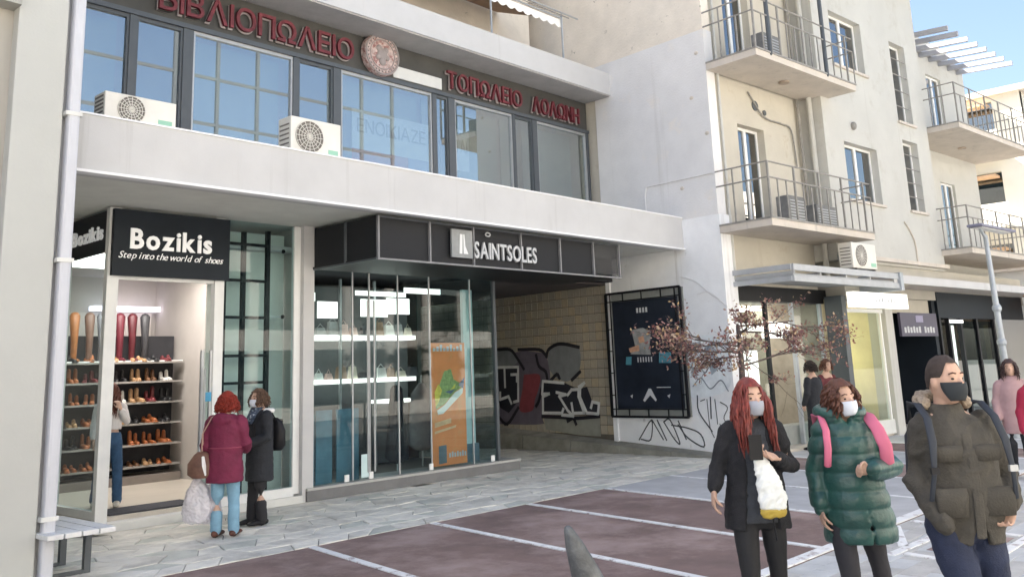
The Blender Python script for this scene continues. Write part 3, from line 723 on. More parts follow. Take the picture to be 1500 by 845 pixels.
fb("upper_slab", (-.02, 3.9, -1.87, -.7, 10.85, 10.98), M_slab)
# tiled wainscot seen on both balcony walls
M_tilewarm = mat("warm_patchy_tile", (0.50, 0.46, 0.34), 0.7, 0.25, 9, 0.2, 20)
for u, v, z in ((1.98, -1.26, 7.455), (11.82, -1.04, 7.455)):
    MB(FE).disc((u, v, z), .11, 'z', .05, 16).build("ceiling_lamp", mat("dusty_lamp_glass", (0.40, 0.32, 0.25), 0.5, 0.1), cb_)
MB(FE).ball((4.95, -1.24, 6.98), (.07, .07, .10), 10, 8).build("wall_lamp", M_rail, cb_)
MB(FE).disc((1.75, -.66, 7.05), .11, 'y', .03, 16).build("vent_hole", M_frame_dk, cb_)
MB(FE).disc((2.1, -.66, 6.95), .06, 'y', .03, 16).build("vent_hole", M_frame_dk, cb_)
for pts, r in (([(3.52, -.95, 3.4), (3.52, -.95, 11.2)], .06), ([(9.30, -.9, 3.6), (9.30, -.9, 10.6)], .055), ([(.36, -.72, 3.3), (.36, -.72, 10.8)], .03)):
    MB(FE).tube(pts, r, 10).build("rain_pipe", M_cream, cb_)
MB(FE).tube([(3.40, -.75, 4.4), (3.38, -.72, 10.6)], .03, 8).build("rain_pipe", M_rail, cb_)
MB(FE).tube(smooth_line([(1.5, -.68, 7.3), (2.0, -.69, 6.85), (2.7, -.69, 6.8), (3.1, -.69, 6.7), (3.2, -.69, 5.9)]), .02, 6).build("conduit", M_rail, cb_)
MB(FE).tube(smooth_line([(7.05, -1.22, 4.9), (7.3, -1.22, 4.7), (7.5, -1.22, 4.4), (7.52, -1.22, 3.9)]), .02, 6).build("conduit", M_slab, cb_)
MB(FE).tube([(-.02, -.66, 5.38), (-.02, 1.0, 5.38), (-.02, 1.05, 5.2), (-.02, 1.05, 4.6)], .014, 6).build("conduit", M_render_grey, cb_)
for v, z in ((-.5, 7.9), (-.3, 7.0), (.1, 5.2), (-.6, 6.2)):
    MB(FE).ball((-.005, v, z), (.02, .05, .04), 8, 6).build("wall_scar", M_slab, cb_)
# pergola on the roof terrace
pg = thing("pergola", "slanting blue-grey pergola beams jutting from the top terrace against the sky", "pergola", FE @ frame((11, -.35, 10.2)))
M_beam = mat("blue_grey_beam", (0.38, 0.38, 0.40), 0.7, 0.08, 4)
for i in range(8):
    u = 9.5 + i * .67; MB(FE).bar((u, -1.95, 10.24), (u - .1, .6, 10.42), .09, .13).build("beam", M_beam, pg)
MB(FE).bar((9.2, -.40, 10.48), (14.4, -.40, 10.48), .12, .12).build("wall_beam", M_beam, pg)
fb("terrace_wall", (9.16, 13.6, -.34, .2, 10.6, 10.95), M_cream)

# ACs on balconies and canopy
MFE = FE
def ac_fe(x0, x1, y, z0, z1, label): return aircon(x0, x1, y, z0, z1, label, M=FE)
ac_fe(2.95, 4.00, -1.85, 3.50, 4.06, "white air conditioner hanging under the lower balcony above the metal shop canopy")
def darkbox(x0, x1, z0, z1, y, label):
    a = thing("air_conditioner", label, "air conditioner", FE @ frame(((x0 + x1) / 2, y, z0)))
    MB(FE).box(x0, x1, y, y + .28, z0 + .04, z1).build("case", mat("weathered_grey_case", (0.17, 0.17, 0.165), 0.6, 0.2, 6), a, bevel=.01)
    m = MB(FE)
    for k in range(7): m.box(x0 + .04, x1 - .04, y - .012, y, z0 + .1 + k * (z1 - z0 - .15) / 7, z0 + .12 + k * (z1 - z0 - .15) / 7)
    m.build("louvre", M_steel, a); MB(FE).box(x0 + .02, x1 - .02, y + .04, y + .24, z0, z0 + .04).build("foot", M_black, a)
darkbox(.75, 1.35, 7.63, 8.2, -1.6, "dark weathered air conditioner on the upper left balcony beside its door")
darkbox(1.1, 1.75, 4.33, 4.9, -1.6, "dark weathered air conditioner on the lower left balcony in front of the door")
darkbox(2.35, 3.15, 4.33, 4.85, -1.5, "grey air conditioner standing at the right part of the lower left balcony")

# ---- tiled wall of the passage (frame FE, on plane u = .03)
M_tiles = [mat("tan_wall_tile", (0.40, 0.35, 0.27), 0.45, 0.14, 3, 0.1, 30), mat("grey_tan_wall_tile", (0.36, 0.325, 0.265), 0.45, 0.16, 3, 0.1, 30), mat("ochre_wall_tile", (0.43, 0.355, 0.25), 0.5, 0.14, 3, 0.1, 30)]
tw = thing("tiled_wall", "tan tiled passage wall covered with graffiti beside the right shoe shop", "wall", FE @ frame((0, 4, 0)))
MB(FE).box(-.0, .028, 2.26, 12, 0.0, 3.47).build("mortar", mat("dark_mortar", (0.13, 0.115, 0.09), 0.95, 0.1), tw)
tm = MB(); tm.add([(0, .006, .006), (0, .189, .006), (0, .189, .189), (0, .006, .189), (-.008, .010, .010), (-.008, .185, .010), (-.008, .185, .185), (-.008, .010, .185)],
        [(7, 6, 5, 4), (0, 4, 5, 1), (1, 5, 6, 2), (2, 6, 7, 3), (3, 7, 4, 0)])
tmesh = []
for m in M_tiles:
    me = bpy.data.meshes.new("tile"); me.from_pydata([tuple(v) for v in tm.v], [], tm.f); me.materials.append(m); tmesh.append(me)
rt = MB(FE); inv = WM[tw.name].inverted() @ FE
k = 0; rj = random.Random(5)
for i in range(50):
    for j in range(16):
        v0, zz = 2.28 + i * .195, .34 + j * .195
        if i < 19:
            instance("tile", tmesh[rj.choice((0, 0, 1, 1, 2))], inv @ Matrix.Translation((rj.uniform(-.003, 0), v0, zz)), tw)
        else: rt.add([(a.x, a.y + v0, a.z + zz) for a in tm.v], tm.f)
rt.build("far_tiles", M_tiles[1], tw, stuff=True)
fb("pilaster", (-.05, 0, 2.16, 2.27, 0, 3.5), M_white_wall)
kb = thing("kerb", "stained low kerb running along the foot of the graffiti wall", "kerb", FE @ frame((0, 1, 0)))
for a, b in ((-.7, .6), (.61, 1.9), (1.91, 3.3), (3.31, 4.8), (4.81, 8.0)):
    MB(FE).add([(-.32, a, -.02), (0, a, -.02), (0, b, -.02), (-.32, b, -.02), (-.30, a, .02 + .05 * max(0, a + .7)), (0, a, .05 + .06 * max(0, a + .7)), (0, b, .05 + .06 * max(0, b + .7)), (-.30, b, .02 + .05 * max(0, b + .7))],
               [(0, 3, 2, 1), (4, 5, 6, 7), (0, 1, 5, 4), (1, 2, 6, 5), (2, 3, 7, 6), (3, 0, 4, 7)]).build("kerb_stone", mat("stained_kerb", (0.27, 0.26, 0.22), 0.85, 0.2, 3, 0.3, 40), kb, bevel=.008)

# graffiti, flat print on the walls
WHITE_TAG= [[(3.69, 1.42), (4.34, 1.47), (4.38, 1.19), (4.16, 1.19), (4.36, 1.13), (4.38, 0.77), (3.78, 0.77), (3.73, 0.86)], [(3.92, 1.22), (3.64, 1.17), (3.84, 1.13), (3.6, 0.83), (3.44, 0.71), (3.78, 0.73)], [(3.58, 1.16), (3.45, 1.27), (3.24, 1.28), (3.25, 1.12), (3.11, 0.78), (3.44, 0.77), (3.47, 0.98)], [(3.23, 1.33), (3.06, 1.41), (3.19, 1.3), (3.21, 1.12), (3.03, 0.78), (2.71, 0.76), (2.66, 0.98), (2.85, 1.01), (2.9, 0.89)], [(5.9, 1.82), (5.15, 1.81), (5.19, 1.04), (5.34, 1.01)], [(5.63, 1.81), (5.63, 1.36)], [(5.4, 1.64), (5.2, 1.64), (5.21, 1.48)], [(5.81, 1.23), (5.82, 1.07), (5.52, 1.14), (5.43, 0.98)]]
BLACK_TAG= [[(4.41, 0.69), (3.78, 0.68), (3.45, 0.66), (2.68, 0.71)], [(4.19, 2.01), (4.12, 2.16), (3.89, 2.26), (3.63, 2.27), (3.17, 2.18)], [(5.12, 2.21), (4.43, 2.18), (4.21, 2.05)], [(4.53, 2.06), (4.45, 1.81), (4.24, 1.68), (4.16, 1.46), (3.89, 1.61), (3.81, 1.52)], [(3.43, 1.48), (3.17, 1.65)], [(5.85, 2.24), (5.41, 2.22), (5.18, 2.02), (4.96, 1.76)], [(4.39, 1.31), (4.5, 1.04), (4.6, 0.92)], [(3.62, 0.6), (3.45, 0.66), (3.37, 0.54)], [(5.89, 0.66), (5.6, 0.51), (5.2, 0.88)]]
PURPLE= [(5.82, 1.85), (5.22, 2.15), (4.52, 2.13), (4.21, 2.01), (4.12, 1.49), (4.41, 0.71), (4.49, 0.52), (5.9, 0.5)]
GREYBLOB= [(4.17, 1.98), (4.07, 2.16), (3.85, 2.25), (3.5, 2.25), (3.17, 2.15), (3.16, 1.77), (3.34, 1.57), (3.6, 1.45), (3.94, 1.55), (4.14, 1.74)]
TEALBLOB= [(5.88, 2.24), (5.46, 2.22), (5.18, 2.02), (5.29, 1.86), (5.9, 1.83)]
REDBLOB= [(4.97, 1.63), (4.46, 1.62), (4.48, 1.35), (4.63, 1.07), (4.74, 0.82), (5.16, 0.82), (5.04, 1.29)]
BLACKFILL= [(4.34, 1.45), (3.65, 1.42), (3.24, 1.28), (2.99, 1.33), (2.85, 1.01), (2.66, 0.98), (2.71, 0.76), (4.38, 0.77)]
BLACKFILL2= [(5.89, 1.8), (5.15, 1.8), (5.19, 1.04), (5.54, 0.76), (5.83, 0.88), (5.92, 1.14)]
PALEBASE= [(4.39, 0.69), (2.68, 0.71), (2.67, 0.3), (3.31, 0.31), (4.32, 0.41)]
WALL_TAG= [[(1.64, 0.26), (1.29, 0.65), (1.34, 0.27), (1.59, 0.27)], [(1.27, 0.65), (1.02, 0.28)], [(1.14, 0.65), (0.94, 0.27), (1.11, 0.59)], [(0.98, 0.62), (0.74, 0.29), (0.62, 0.23), (0.82, 0.66), (0.98, 0.62)], [(0.62, 0.64), (0.46, 0.3)], [(0.79, 0.56), (0.4, 0.51), (0.11, 0.4), (0.06, 0.17), (0.42, 0.33), (0.63, 0.57)], [(-0.18, 1.09), (-0.16, 0.7)], [(0.12, 1.12), (0.11, 0.82), (-0.16, 0.46)]]
MUR2 = [[(0.13, 2.11), (-0.06, 2.16), (-0.04, 1.97), (0.12, 1.88)], [(-0.14, 2.06), (-0.32, 2.05), (-0.42, 1.95), (-0.41, 1.81), (-0.12, 1.89)]]
WIRES = [[(0.29, 3.43), (-0.04, 3.32), (-0.36, 3.06), (-0.58, 2.92)], [(-0.08, 3.06), (-0.39, 3.06), (-0.74, 2.76)]]
MURAL= [(0.26, 2.13), (0.09, 2.22), (-0.22, 2.26), (-0.45, 2.19), (-0.61, 2.02), (-0.73, 1.84), (-0.7, 1.49), (-0.58, 1.23), (-0.1, 1.09), (0.35, 1.16), (0.32, 1.73)]
def P_(off): return lambda a, b: (off, a, b)
def sprayed(name, m, strokes=(), fills=(), w=.06, off=-.012, par=tw):
    if par is not tw and len(strokes) + len(fills) > 1:
        for s_ in strokes: sprayed(name, m, [s_], (), w, off, par)
        for f_ in fills: sprayed(name, m, (), [f_], w, off, par)
        return
    mb = MB(FE)
    for s_ in strokes: ribbon(mb, smooth_line(s_, 4) if len(s_) > 2 and par is not None and w < .05 else s_, w, P_(off))
    for f_ in fills: mb.add([(off, a, b) for a, b in f_], [tuple(range(len(f_)))])
    return mb.build(name, m, par)
def pm(n, c): return mat(n, c, 0.6, 0.12, 4)
sprayed("graffiti", pm("purple_grey_spray", (0.14, 0.12, 0.15)), fills=[smooth_line(PURPLE)], off=-.012)
sprayed("graffiti", pm("grey_spray", (0.20, 0.21, 0.215)), fills=[smooth_line(GREYBLOB), smooth_line(TEALBLOB)], off=-.015)
sprayed("graffiti", pm("pale_spray", (0.28, 0.28, 0.24)), fills=[PALEBASE], off=-.012)
sprayed("graffiti", pm("dull_red_spray", (0.24, 0.055, 0.065)), fills=[smooth_line(REDBLOB)], off=-.018)
sprayed("graffiti", pm("black_spray", (0.02, 0.02, 0.028)), fills=[BLACKFILL, BLACKFILL2], off=-.021)
sprayed("graffiti", pm("black_spray_line", (0.018, 0.015, 0.022)), strokes=[smooth_line(s_, 4) for s_ in BLACK_TAG], w=.075, off=-.024)
sprayed("graffiti", pm("white_spray", (0.66, 0.67, 0.66)), strokes=WHITE_TAG, w=.065, off=-.027)
wg = mat("black_marker", (0.06, 0.065, 0.07), 0.6, 0.1)
sprayed("graffiti_tag", wg, strokes=WALL_TAG, w=.028, off=-.004, par=cb_)
sprayed("graffiti_tag", pm("grey_blue_mural", (0.84, 0.87, 0.88)), fills=[smooth_line(MURAL)], off=-.003, par=cb_)
sprayed("graffiti_tag", pm("grey_mural_shade", (0.40, 0.44, 0.47)), fills=[MUR2[0], MUR2[1], [(-.2, 1.7), (-.35, 1.75), (-.4, 1.6), (-.25, 1.5)], [(.2, 1.7), (.05, 1.6), (.1, 1.45), (.22, 1.5)]], off=-.006, par=cb_)
gm_ = pm("grey_scribble", (0.30, 0.33, 0.36))
sprayed("graffiti_tag", gm_, strokes=[smooth_line([(.2, 1.95), (.05, 2.1), (-.15, 1.95), (-.3, 2.1), (-.5, 1.9)]), smooth_line([(.25, 1.6), (.1, 1.8), (-.1, 1.55), (-.25, 1.75), (-.5, 1.55)]), smooth_line([(.2, 1.3), (0, 1.45), (-.2, 1.25), (-.45, 1.4), (-.6, 1.2)]), smooth_line([(.27, 2.0), (.3, 1.6), (.28, 1.25)])], w=.022, off=-.009, par=cb_)
sprayed("graffiti_tag", wg, strokes=[[(-.1, 1.05), (-.12, .55), (-.2, .35)], [(-.28, 1.05), (-.3, .6)], [(-.4, 1.0), (-.55, .9), (-.45, .7), (-.6, .5), (-.62, .3)], [(.05, 1.02), (-.05, 1.05)], [(-.35, .6), (-.45, .35), (-.6, .4)]], w=.018, off=-.008, par=cb_)
mbw = MB(FE)
for s_ in WIRES: mbw.tube([(-.02, a, b) for a, b in smooth_line(s_)], .008, 5)
mbw.build("loose_cable", M_render_grey, cb_)

# poster board in its cage frame
pb = thing("poster_board", "tall dark poster board in a black cage frame on the wall under the pale band", "poster board", FE @ frame((-.1, 1.2, .7)))
Y0, Y1, Z0, Z1 = .27, 2.22, .72, 3.24
def bb(d, n, m): return MB(FE).box(*d).build(n, m, pb)
bb((-.06, -.02, Y0 + .14, Y1 - .12, Z0 + .16, Z1 - .18), "dark_poster", mat("dark_blue_poster", (0.022, 0.028, 0.042), 0.3, 0.25, 2))
bb((-.02, 0, Y0, Y1, Z0, Z1), "back_board", mat("pale_board_edge", (0.30, 0.31, 0.29), 0.7, 0.1))
fr = [((Y0, Z0), (Y1, Z0)), ((Y0, Z1), (Y1, Z1)), ((Y0, Z0), (Y0, Z1)), ((Y1, Z0), (Y1, Z1)), ((Y0 + .13, Z0), (Y0 + .13, Z1)), ((Y1 - .12, Z0), (Y1 - .12, Z1)), ((Y0, Z0 + .15), (Y1, Z0 + .15)), ((Y0, Z1 - .17), (Y1, Z1 - .17))]
for i, (a, b) in enumerate(fr): MB(FE).bar((-.12, *a), (-.12, *b), .045 if i < 4 else .022).build("frame_bar", M_black, pb)
for z in (1.15, 1.6, 2.05, 2.5):
    for y in (Y0, Y1 - .12): MB(FE).bar((-.12, y, z), (-.12, y + .125, z), .02).build("frame_rung", M_black, pb)
for y in (.75, 1.25, 1.75):
    MB(FE).bar((-.12, y, Z0), (-.12, y, Z0 + .15), .02).build("frame_rung", M_black, pb); MB(FE).bar((-.12, y, Z1 - .17), (-.12, y, Z1), .02).build("frame_rung", M_black, pb)
def art(name, m, polys, off=-.063):
    for p in polys:
        mb = MB(FE); mb.add([(off, a, b) for a, b in p], [tuple(range(len(p)))]); mb.build(name, m, pb)
art("printed_figure", mat("poster_grey_print", (0.34, 0.34, 0.33), 0.5, 0.2, 8), [[(1.61, 2.46), (1.31, 2.49), (1.1, 2.4), (1.16, 2.12), (1.14, 1.94), (1.68, 1.97), (1.54, 2.13)]])
art("printed_blocks", mat("poster_teal_print", (0.08, 0.26, 0.33), 0.5, 0.1), [[(1.8, 1.92), (1.65, 1.92), (1.67, 1.75), (1.82, 1.76)], [(.93, 1.98), (.63, 1.97), (.65, 1.76), (.95, 1.77)]])
art("printed_shapes", mat("poster_orange_print", (0.60, 0.34, 0.22), 0.5, 0.2, 10), [[(1.71, 2.09), (1.44, 2.15), (1.43, 2.03), (1.68, 2.0)], [(1.45, 2.3), (1.3, 2.33), (1.28, 2.2), (1.42, 2.18)]], -.066)
wp = mat("poster_white_print", (0.62, 0.63, 0.64), 0.5, 0.05)
art("printed_marks", wp, [[(1.26, 1.27), (1.2, 1.27), (1.07, 1.05), (1.1, 1.02), (1.23, 1.14), (1.38, 1.01), (1.42, 1.04)]] + [[(1.45 - k * .08, 2.9), (1.40 - k * .08, 2.9), (1.40 - k * .08, 2.8), (1.45 - k * .08, 2.8)] for k in range(4)]
    + [[(1.5 - k * .07, 1.9), (1.47 - k * .07, 1.9), (1.47 - k * .07, 1.8), (1.5 - k * .07, 1.8)] for k in range(6)] + [[(1.75, 1.13), (1.68, 1.16), (1.70, 1.08)], [(.8, 1.13), (.72, 1.16), (.75, 1.08)], [(1.05, 1.3), (.7, 1.3), (.7, 1.285), (1.05, 1.285)]])

# ------------------------------------------------------------------ shops under the cream building
M_mez = mat("beige_mezzanine_paint", (0.46, 0.43, 0.37), 0.9, 0.06, 2)
fb("mezzanine_band", (3.9, 14.6, -1.12, -.4, 3.05, 3.80), M_mez)
fb("shop_cornice", (4.4, 14.9, -1.95, -1.12, 3.28, 3.42), M_slab)
fb("cornice_edge", (4.4, 14.9, -1.99, -1.95, 3.26, 3.44), M_fascia)
fb("shop_pillar", (5.66, 6.02, -1.12, -.7, 0, 3.05), M_cream)
fb("shop_pillar", (3.72, 3.92, -1.10, -.7, 0, 3.05), M_frame_dk)
fb("shop_band", (.42, 3.9, -.66, -.4, 2.9, 3.2), M_black)
fb("shop_dividing_wall", (5.8, 5.9, -.7, 3.5, 0, 3.0), mat("warm_yellow_paint", (0.76, 0.69, 0.46), 0.85, 0.08, 2))
fb("shop_dividing_wall", (3.78, 3.86, -.7, 3.5, 0, 3.0), mat("warm_yellow_paint", (0, 0, 0)))
fb("shop_back_wall", (3.86, 5.8, 2.6, 2.7, 0, 3.0), mat("warm_yellow_paint", (0, 0, 0)))
fb("shop_back_wall", (.42, 3.78, 2.4, 2.5, 0, 3.0), mat("taupe_shop_wall", (.30, .27, .23), .8, .15, 3))
fb("shop_side_panel", (3.70, 3.775, -.5, 2.4, 0, 3.0), mat("taupe_shop_wall", (0, 0, 0)))
fb("shop_ceiling", (.42, 14.3, -.6, 3.6, 2.95, 3.0), M_room)
fb("shop_floor", (.42, 14.3, -1.0, 3.6, -.02, .05), M_tilefloor)
# metal shop canopy
cp = thing("canopy", "pale metal and glass canopy over the shop beside the white graffiti wall", "canopy", FE @ frame((2.3, -1.3, 3.2)))
MP = mat("pale_blue_grey_sheet", (0.42, 0.43, 0.44), 0.5, 0.08, 3)
MB(FE).box(.30, 4.62, -2.02, -1.97, 3.34, 3.46).build("front_rail", MP, cp); MB(FE).box(.30, 4.62, -2.02, -1.97, 3.14, 3.25).build("lower_rail", MP, cp)
MB(FE).box(.28, .34, -1.97, -.7, 3.36, 3.46).build("side_rail", MP, cp); MB(FE).box(.28, .34, -1.97, -.7, 3.15, 3.24).build("lower_side_rail", MP, cp)
MB(FE).box(4.56, 4.70, -2.06, -1.1, 3.10, 3.48).build("end_box", M_galv, cp)
MB(FE).box(.34, 4.56, -1.97, -.7, 3.255, 3.29).build("deck", mat("dusty_deck", (0.38, 0.39, 0.40), 0.7, 0.1, 3), cp)
for x in (.34, 1.3, 2.3, 3.3): MB(FE).box(x, x + .05, -1.99, -.7, 3.29, 3.34).build("rafter", MP, cp)
# lit white sign, purple sign, black sign
s1 = thing("shop_sign", "glowing white sign board with faint lettering over the yellow shop window", "sign", FE @ frame((4.2, -1.7, 2.7)))
MB(FE).box(3.0, 5.50, -1.74, -1.60, 2.74, 3.06).build("light_box", lamp("lit_sign_face", (1, 1, .95), .17), s1)
for k in range(7): MB(FE).box(3.95 + k * .14, 4.03 + k * .14, -1.746, -1.742, 2.86, 2.90 + .03 * (k % 3)).build("faint_letter", M_steel, s1)
s2 = thing("shop_sign", "small purple-grey sign with a pale emblem and lettering beside the cream pillar", "sign", FE @ frame((7.2, -1.12, 2.2)))
MB(FE).box(6.35, 8.35, -1.14, -1.08, 2.17, 2.72).build("board", mat("purple_grey_board", (0.075, 0.065, 0.10), 0.5, 0.05), s2)
for k in range(11):
    if k != 6: MB(FE).box(6.50 + k * .155, 6.60 + k * .155, -1.146, -1.141, 2.25, 2.38 + .02 * (k % 2)).build("blurred_letter", M_letter_g, s2)
MB(FE).box(7.15, 7.55, -1.15, -1.14, 2.50, 2.66).build("emblem", mat("pale_violet", (0.28, 0.26, 0.38), 0.5, 0.05), s2)
fb("entrance_wall", (6.02, 8.5, -1.0, -.9, 2.72, 3.05), M_mez)
fb("entrance_side", (8.3, 8.48, -1.08, 1.5, 0, 3.05), M_sign)
fb("entrance_back", (6.02, 8.3, .2, .3, 0, 3.0), mat("grey_marble_entrance", (0.30, 0.30, 0.31), 0.5, 0.15, 3))
fb("entrance_door", (6.2, 6.75, -.75, -.68, 0.05, 2.15), mat("teal_glass_door", (0.35, 0.50, 0.52), 0.2, 0.2, 3))
s3 = thing("cafe_front", "black framed shop front with brown interior at the right under the balconies", "shopfront", FE @ frame((10.2, -1.1, 0)))
MB(FE).box(8.5, 14.4, -1.14, -1.05, 2.62, 3.26).build("head_panel", M_sign, s3)
for x in (8.55, 9.1, 9.85, 10.9, 12.1): MB(FE).box(x, x + .10, -1.12, -1.02, .05, 2.62).build("post", M_black, s3)
MB(FE).box(9.15, 10.0, -1.13, -1.10, 2.50, 2.58).build("lit_strip", lamp("lit_strip", (1, 1, .96), .35), s3)
MB(FE).box(9.35, 9.80, -.95, -.93, .9, 2.45).build("lit_poster", lamp("pale_lit_poster", (.80, .93, .88), .13), s3)
for x0, x1 in ((10.02, 10.9), (11.02, 12.08)):
    MB(FE).box(x0, x1, -1.08, -1.07, .1, 2.6).build("glass_panel", G_shop, s3)
MB(FE).box(8.6, 14.3, 1.6, 1.7, 0, 3.0).build("brown_interior", mat("brown_interior", (0.10, 0.055, 0.04), 0.8, 0.4, 5), s3)
# window of the yellow lit shop with shelf and objects
yw = thing("shopfront", "yellow lit shop window with a white display shelf beside the cream pillar", "shopfront", FE @ frame((4.8, -1, 0)))
MB(FE).box(3.92, 5.66, -1.02, -1.01, .35, 2.70).build("glass_panel", G_clear, yw)
MB(FE).box(3.92, 5.66, -1.06, -.98, 2.70, 2.78).build("frame_rail", M_frame_wh, yw); MB(FE).box(3.92, 5.66, -1.06, -.9, .05, .35).build("stall_riser", M_marble, yw)
MB(FE).box(5.50, 5.56, -1.06, -.98, .35, 2.7).build("frame_post", M_frame_wh, yw)
MB(FE).box(3.95, 5.6, -.3, .3, .35, .85).build("display_plinth", M_frame_wh, yw)
MB(FE).box(4.3, 5.45, .4, .48, 1.55, 1.66).build("lit_shelf", L_white, yw)
MB(FE).box(4.0, 5.7, 1.2, 1.5, 2.88, 2.93).build("ceiling_light", lamp("warm_ceiling_panel", (1, .92, .66), 7.0), yw)
for i, (x, h, r) in enumerate(((4.2, .35, .10), (4.5, .6, .06), (4.8, .25, .12), (5.1, .7, .05), (5.35, .4, .09))):
    v = MB(FE); v.tube([(x, -.05, .86), (x, -.05, .86 + h * .5), (x, -.05, .86 + h)], [r, r * 1.2, r * .5], 12)
    tag(v.build("vase", [M_marble, M_slab, M_frame_wh, M_tilewarm, M_redletter][i], smooth=True), ["short white vase", "tall sandy vase", "wide low white bowl vase", "slim patchy brown vase", "dark red rounded vase"][i] + " on the plinth in the yellow lit shop window", "vase")
# clothes shop next to the graffiti wall
cw = thing("shopfront", "dark framed clothes shop front behind the reddish tree with bright posters inside", "shopfront", FE @ frame((2.1, -.6, 0)))
for x in (.46, 1.45, 2.45, 3.62): MB(FE).box(x, x + .07, -.64, -.56, .05, 2.9).build("post", M_black if x < 2 else M_galv, cw)
for a, b in ((.53, 1.45), (2.52, 3.62)): MB(FE).box(a, b, -.605, -.595, .1, 2.9).build("glass_panel", G_clear, cw)
MB(FE).box(.5, 3.7, -.5, -.1, 0.05, .42).build("window_plinth", mat("grey_display", (.32, .34, .33), .7, .1), cw)
for i, (a, b, z0_, z1_) in enumerate(((.62, .95, 1.55, 1.85), (.62, .95, 1.92, 2.2), (1.02, 1.38, .85, 1.95), (1.5, 1.85, .9, 1.95), (.9, 2.3, 2.35, 2.5), (2.2, 3.4, 2.2, 2.55))):
    MB(FE).box(a, b, -.2 + i * .03, -.18 + i * .03, z0_, z1_).build("lit_poster", lamp("lit_poster_paper", (1, .99, .92), .30), cw)
MB(FE).box(.6, 3.6, .8, 1.2, 2.86, 2.9).build("ceiling_light", lamp("shop_ceiling_light", (1, .95, .82), 2.5), cw)

# ------------------------------------------------------------------ street lamp
sl = thing("street_lamp", "slim grey street lamp with a flat head in front of the right shops", "street lamp", FE @ frame((5.72, -3.5, 0)))
mb = MB(FE); mb.tube([(5.72, -3.5, -.02), (5.70, -3.5, 2.2), (5.64, -3.5, 4.15)], [.085, .065, .045], 14); mb.build("pole", M_galv, sl, smooth=True)
mb = MB(FE); mb.tube([(5.64, -3.5, 4.1), (5.35, -3.5, 4.32)], .03, 10); mb.build("arm", M_galv, sl)
MB(FE).box(5.05, 7.0, -3.68, -3.36, 4.30, 4.36).build("lamp_head", mat("lamp_head_blue_grey", (0.20, 0.20, 0.27), 0.5, 0.05), sl, bevel=.02)
MB(FE).box(5.2, 6.8, -3.62, -3.42, 4.285, 4.30).build("lens", M_frame_wh, sl)
for z in (.9, 1.9, 2.6): MB(FE).tube([(5.70, -3.5, z), (5.70, -3.5, z + .05)], .095, 12).build("collar", M_galv, sl)
# bollard
bo = thing("bollard", "leaning grey metal bollard with a rounded tip in the foreground", "bollard", frame((3.62, 2.5, -.03)))
mb = MB(); ex = Vector((.68, -.73, 0)); base = Vector((3.47, 2.42, 0)); top = Vector((3.235, 2.72, 1.045))
mb.tube([base.lerp(top, t) for t in (0, .3, .6, .8, .92, .98)], [(.135, .09), (.115, .08), (.09, .065), (.065, .05), (.04, .032), (.02, .018)], 20, ref=(.72, .66, 0)); mb.build("body", mat("worn_grey_metal", (0.105, 0.11, 0.115), 0.5, 0.35, 9, 0.3, 40, metal=.2), bo, smooth=True)
MB().disc((3.47, 2.42, -.005), .20, 'z', .05, 24).build("base_plate", M_frame_dk, bo)

# ------------------------------------------------------------------ tree in front of the white wall
tr = thing("young_tree", "young street tree with sparse reddish brown leaves in front of the white graffiti wall", "tree", FE @ frame((-2.1, -2.3, -.02)))
M_bark = mat("dark_bark", (0.10, 0.075, 0.065), 0.9, 0.2, 20, 0.4, 40)
def leafmat():
    m = bpy.data.materials.new("reddish_leaf"); m.use_nodes = True; n, l = m.node_tree.nodes, m.node_tree.links; b = n["Principled BSDF"]
    g = n.new("ShaderNodeNewGeometry"); r = n.new("ShaderNodeValToRGB"); e = r.color_ramp.elements
    cols = [(0, (.16, .065, .06)), (.3, (.24, .11, .10)), (.5, (.32, .18, .15)), (.66, (.20, .085, .075)), (.8, (.46, .34, .24)), (.92, (.45, .31, .15)), (1, (.2, .14, .1))]
    e[0].position, e[0].color = 0, (*cols[0][1], 1); e[1].position, e[1].color = 1, (*cols[-1][1], 1)
    for p, c in cols[1:-1]: q = e.new(p); q.color = (*c, 1)
    l.new(g.outputs["Random Per Island"], r.inputs[0]); l.new(r.outputs[0], b.inputs["Base Color"]); b.inputs["Roughness"].default_value = .6; return m
rt_ = random.Random(11); tk = MB(FE); bcl = MB(FE); leaves = MB(FE)
tk.tube([(-2.10, -2.3, -.05), (-2.12, -2.3, .9), (-2.09, -2.32, 1.75), (-2.08, -2.3, 2.3)], [.065, .055, .045, .03], 12); trunk = tk.build("trunk", M_bark, tr, smooth=True)
tips = []
def branch(p, d, ln, r, lev):
    q = p + d * ln; m = p.lerp(q, .5) + Vector((0, 0, -.02 * lev)); bcl.tube([p, m, q], [r, r * .8, r * .6], 6, round_=False)
    tips.append((p, q, lev))
    if lev >= 3: return
    for _ in range(3 if lev < 2 else 3):
        nd = (d + Vector((rt_.uniform(-.8, .8), rt_.uniform(-.6, .6), rt_.uniform(-.35, .40)))).normalized(); branch(p.lerp(q, rt_.uniform(.45, 1)), nd, ln * rt_.uniform(.55, .8), r * .55, lev + 1)
for k in range(9):
    a = k * 2 * math.pi / 9 + rt_.uniform(-.2, .2)
    branch(Vector((-2.1, -2.3, 1.65 + .08 * k)), Vector((math.cos(a) * 1.25, math.sin(a) * .75, rt_.uniform(-.1, .42))).normalized(), rt_.uniform(.62, .9) * (1.75 if math.cos(a) > .5 else (1.3 if math.cos(a) < -.6 else .8)), .018, 0)
bcl.build("limbs", M_bark, tr)
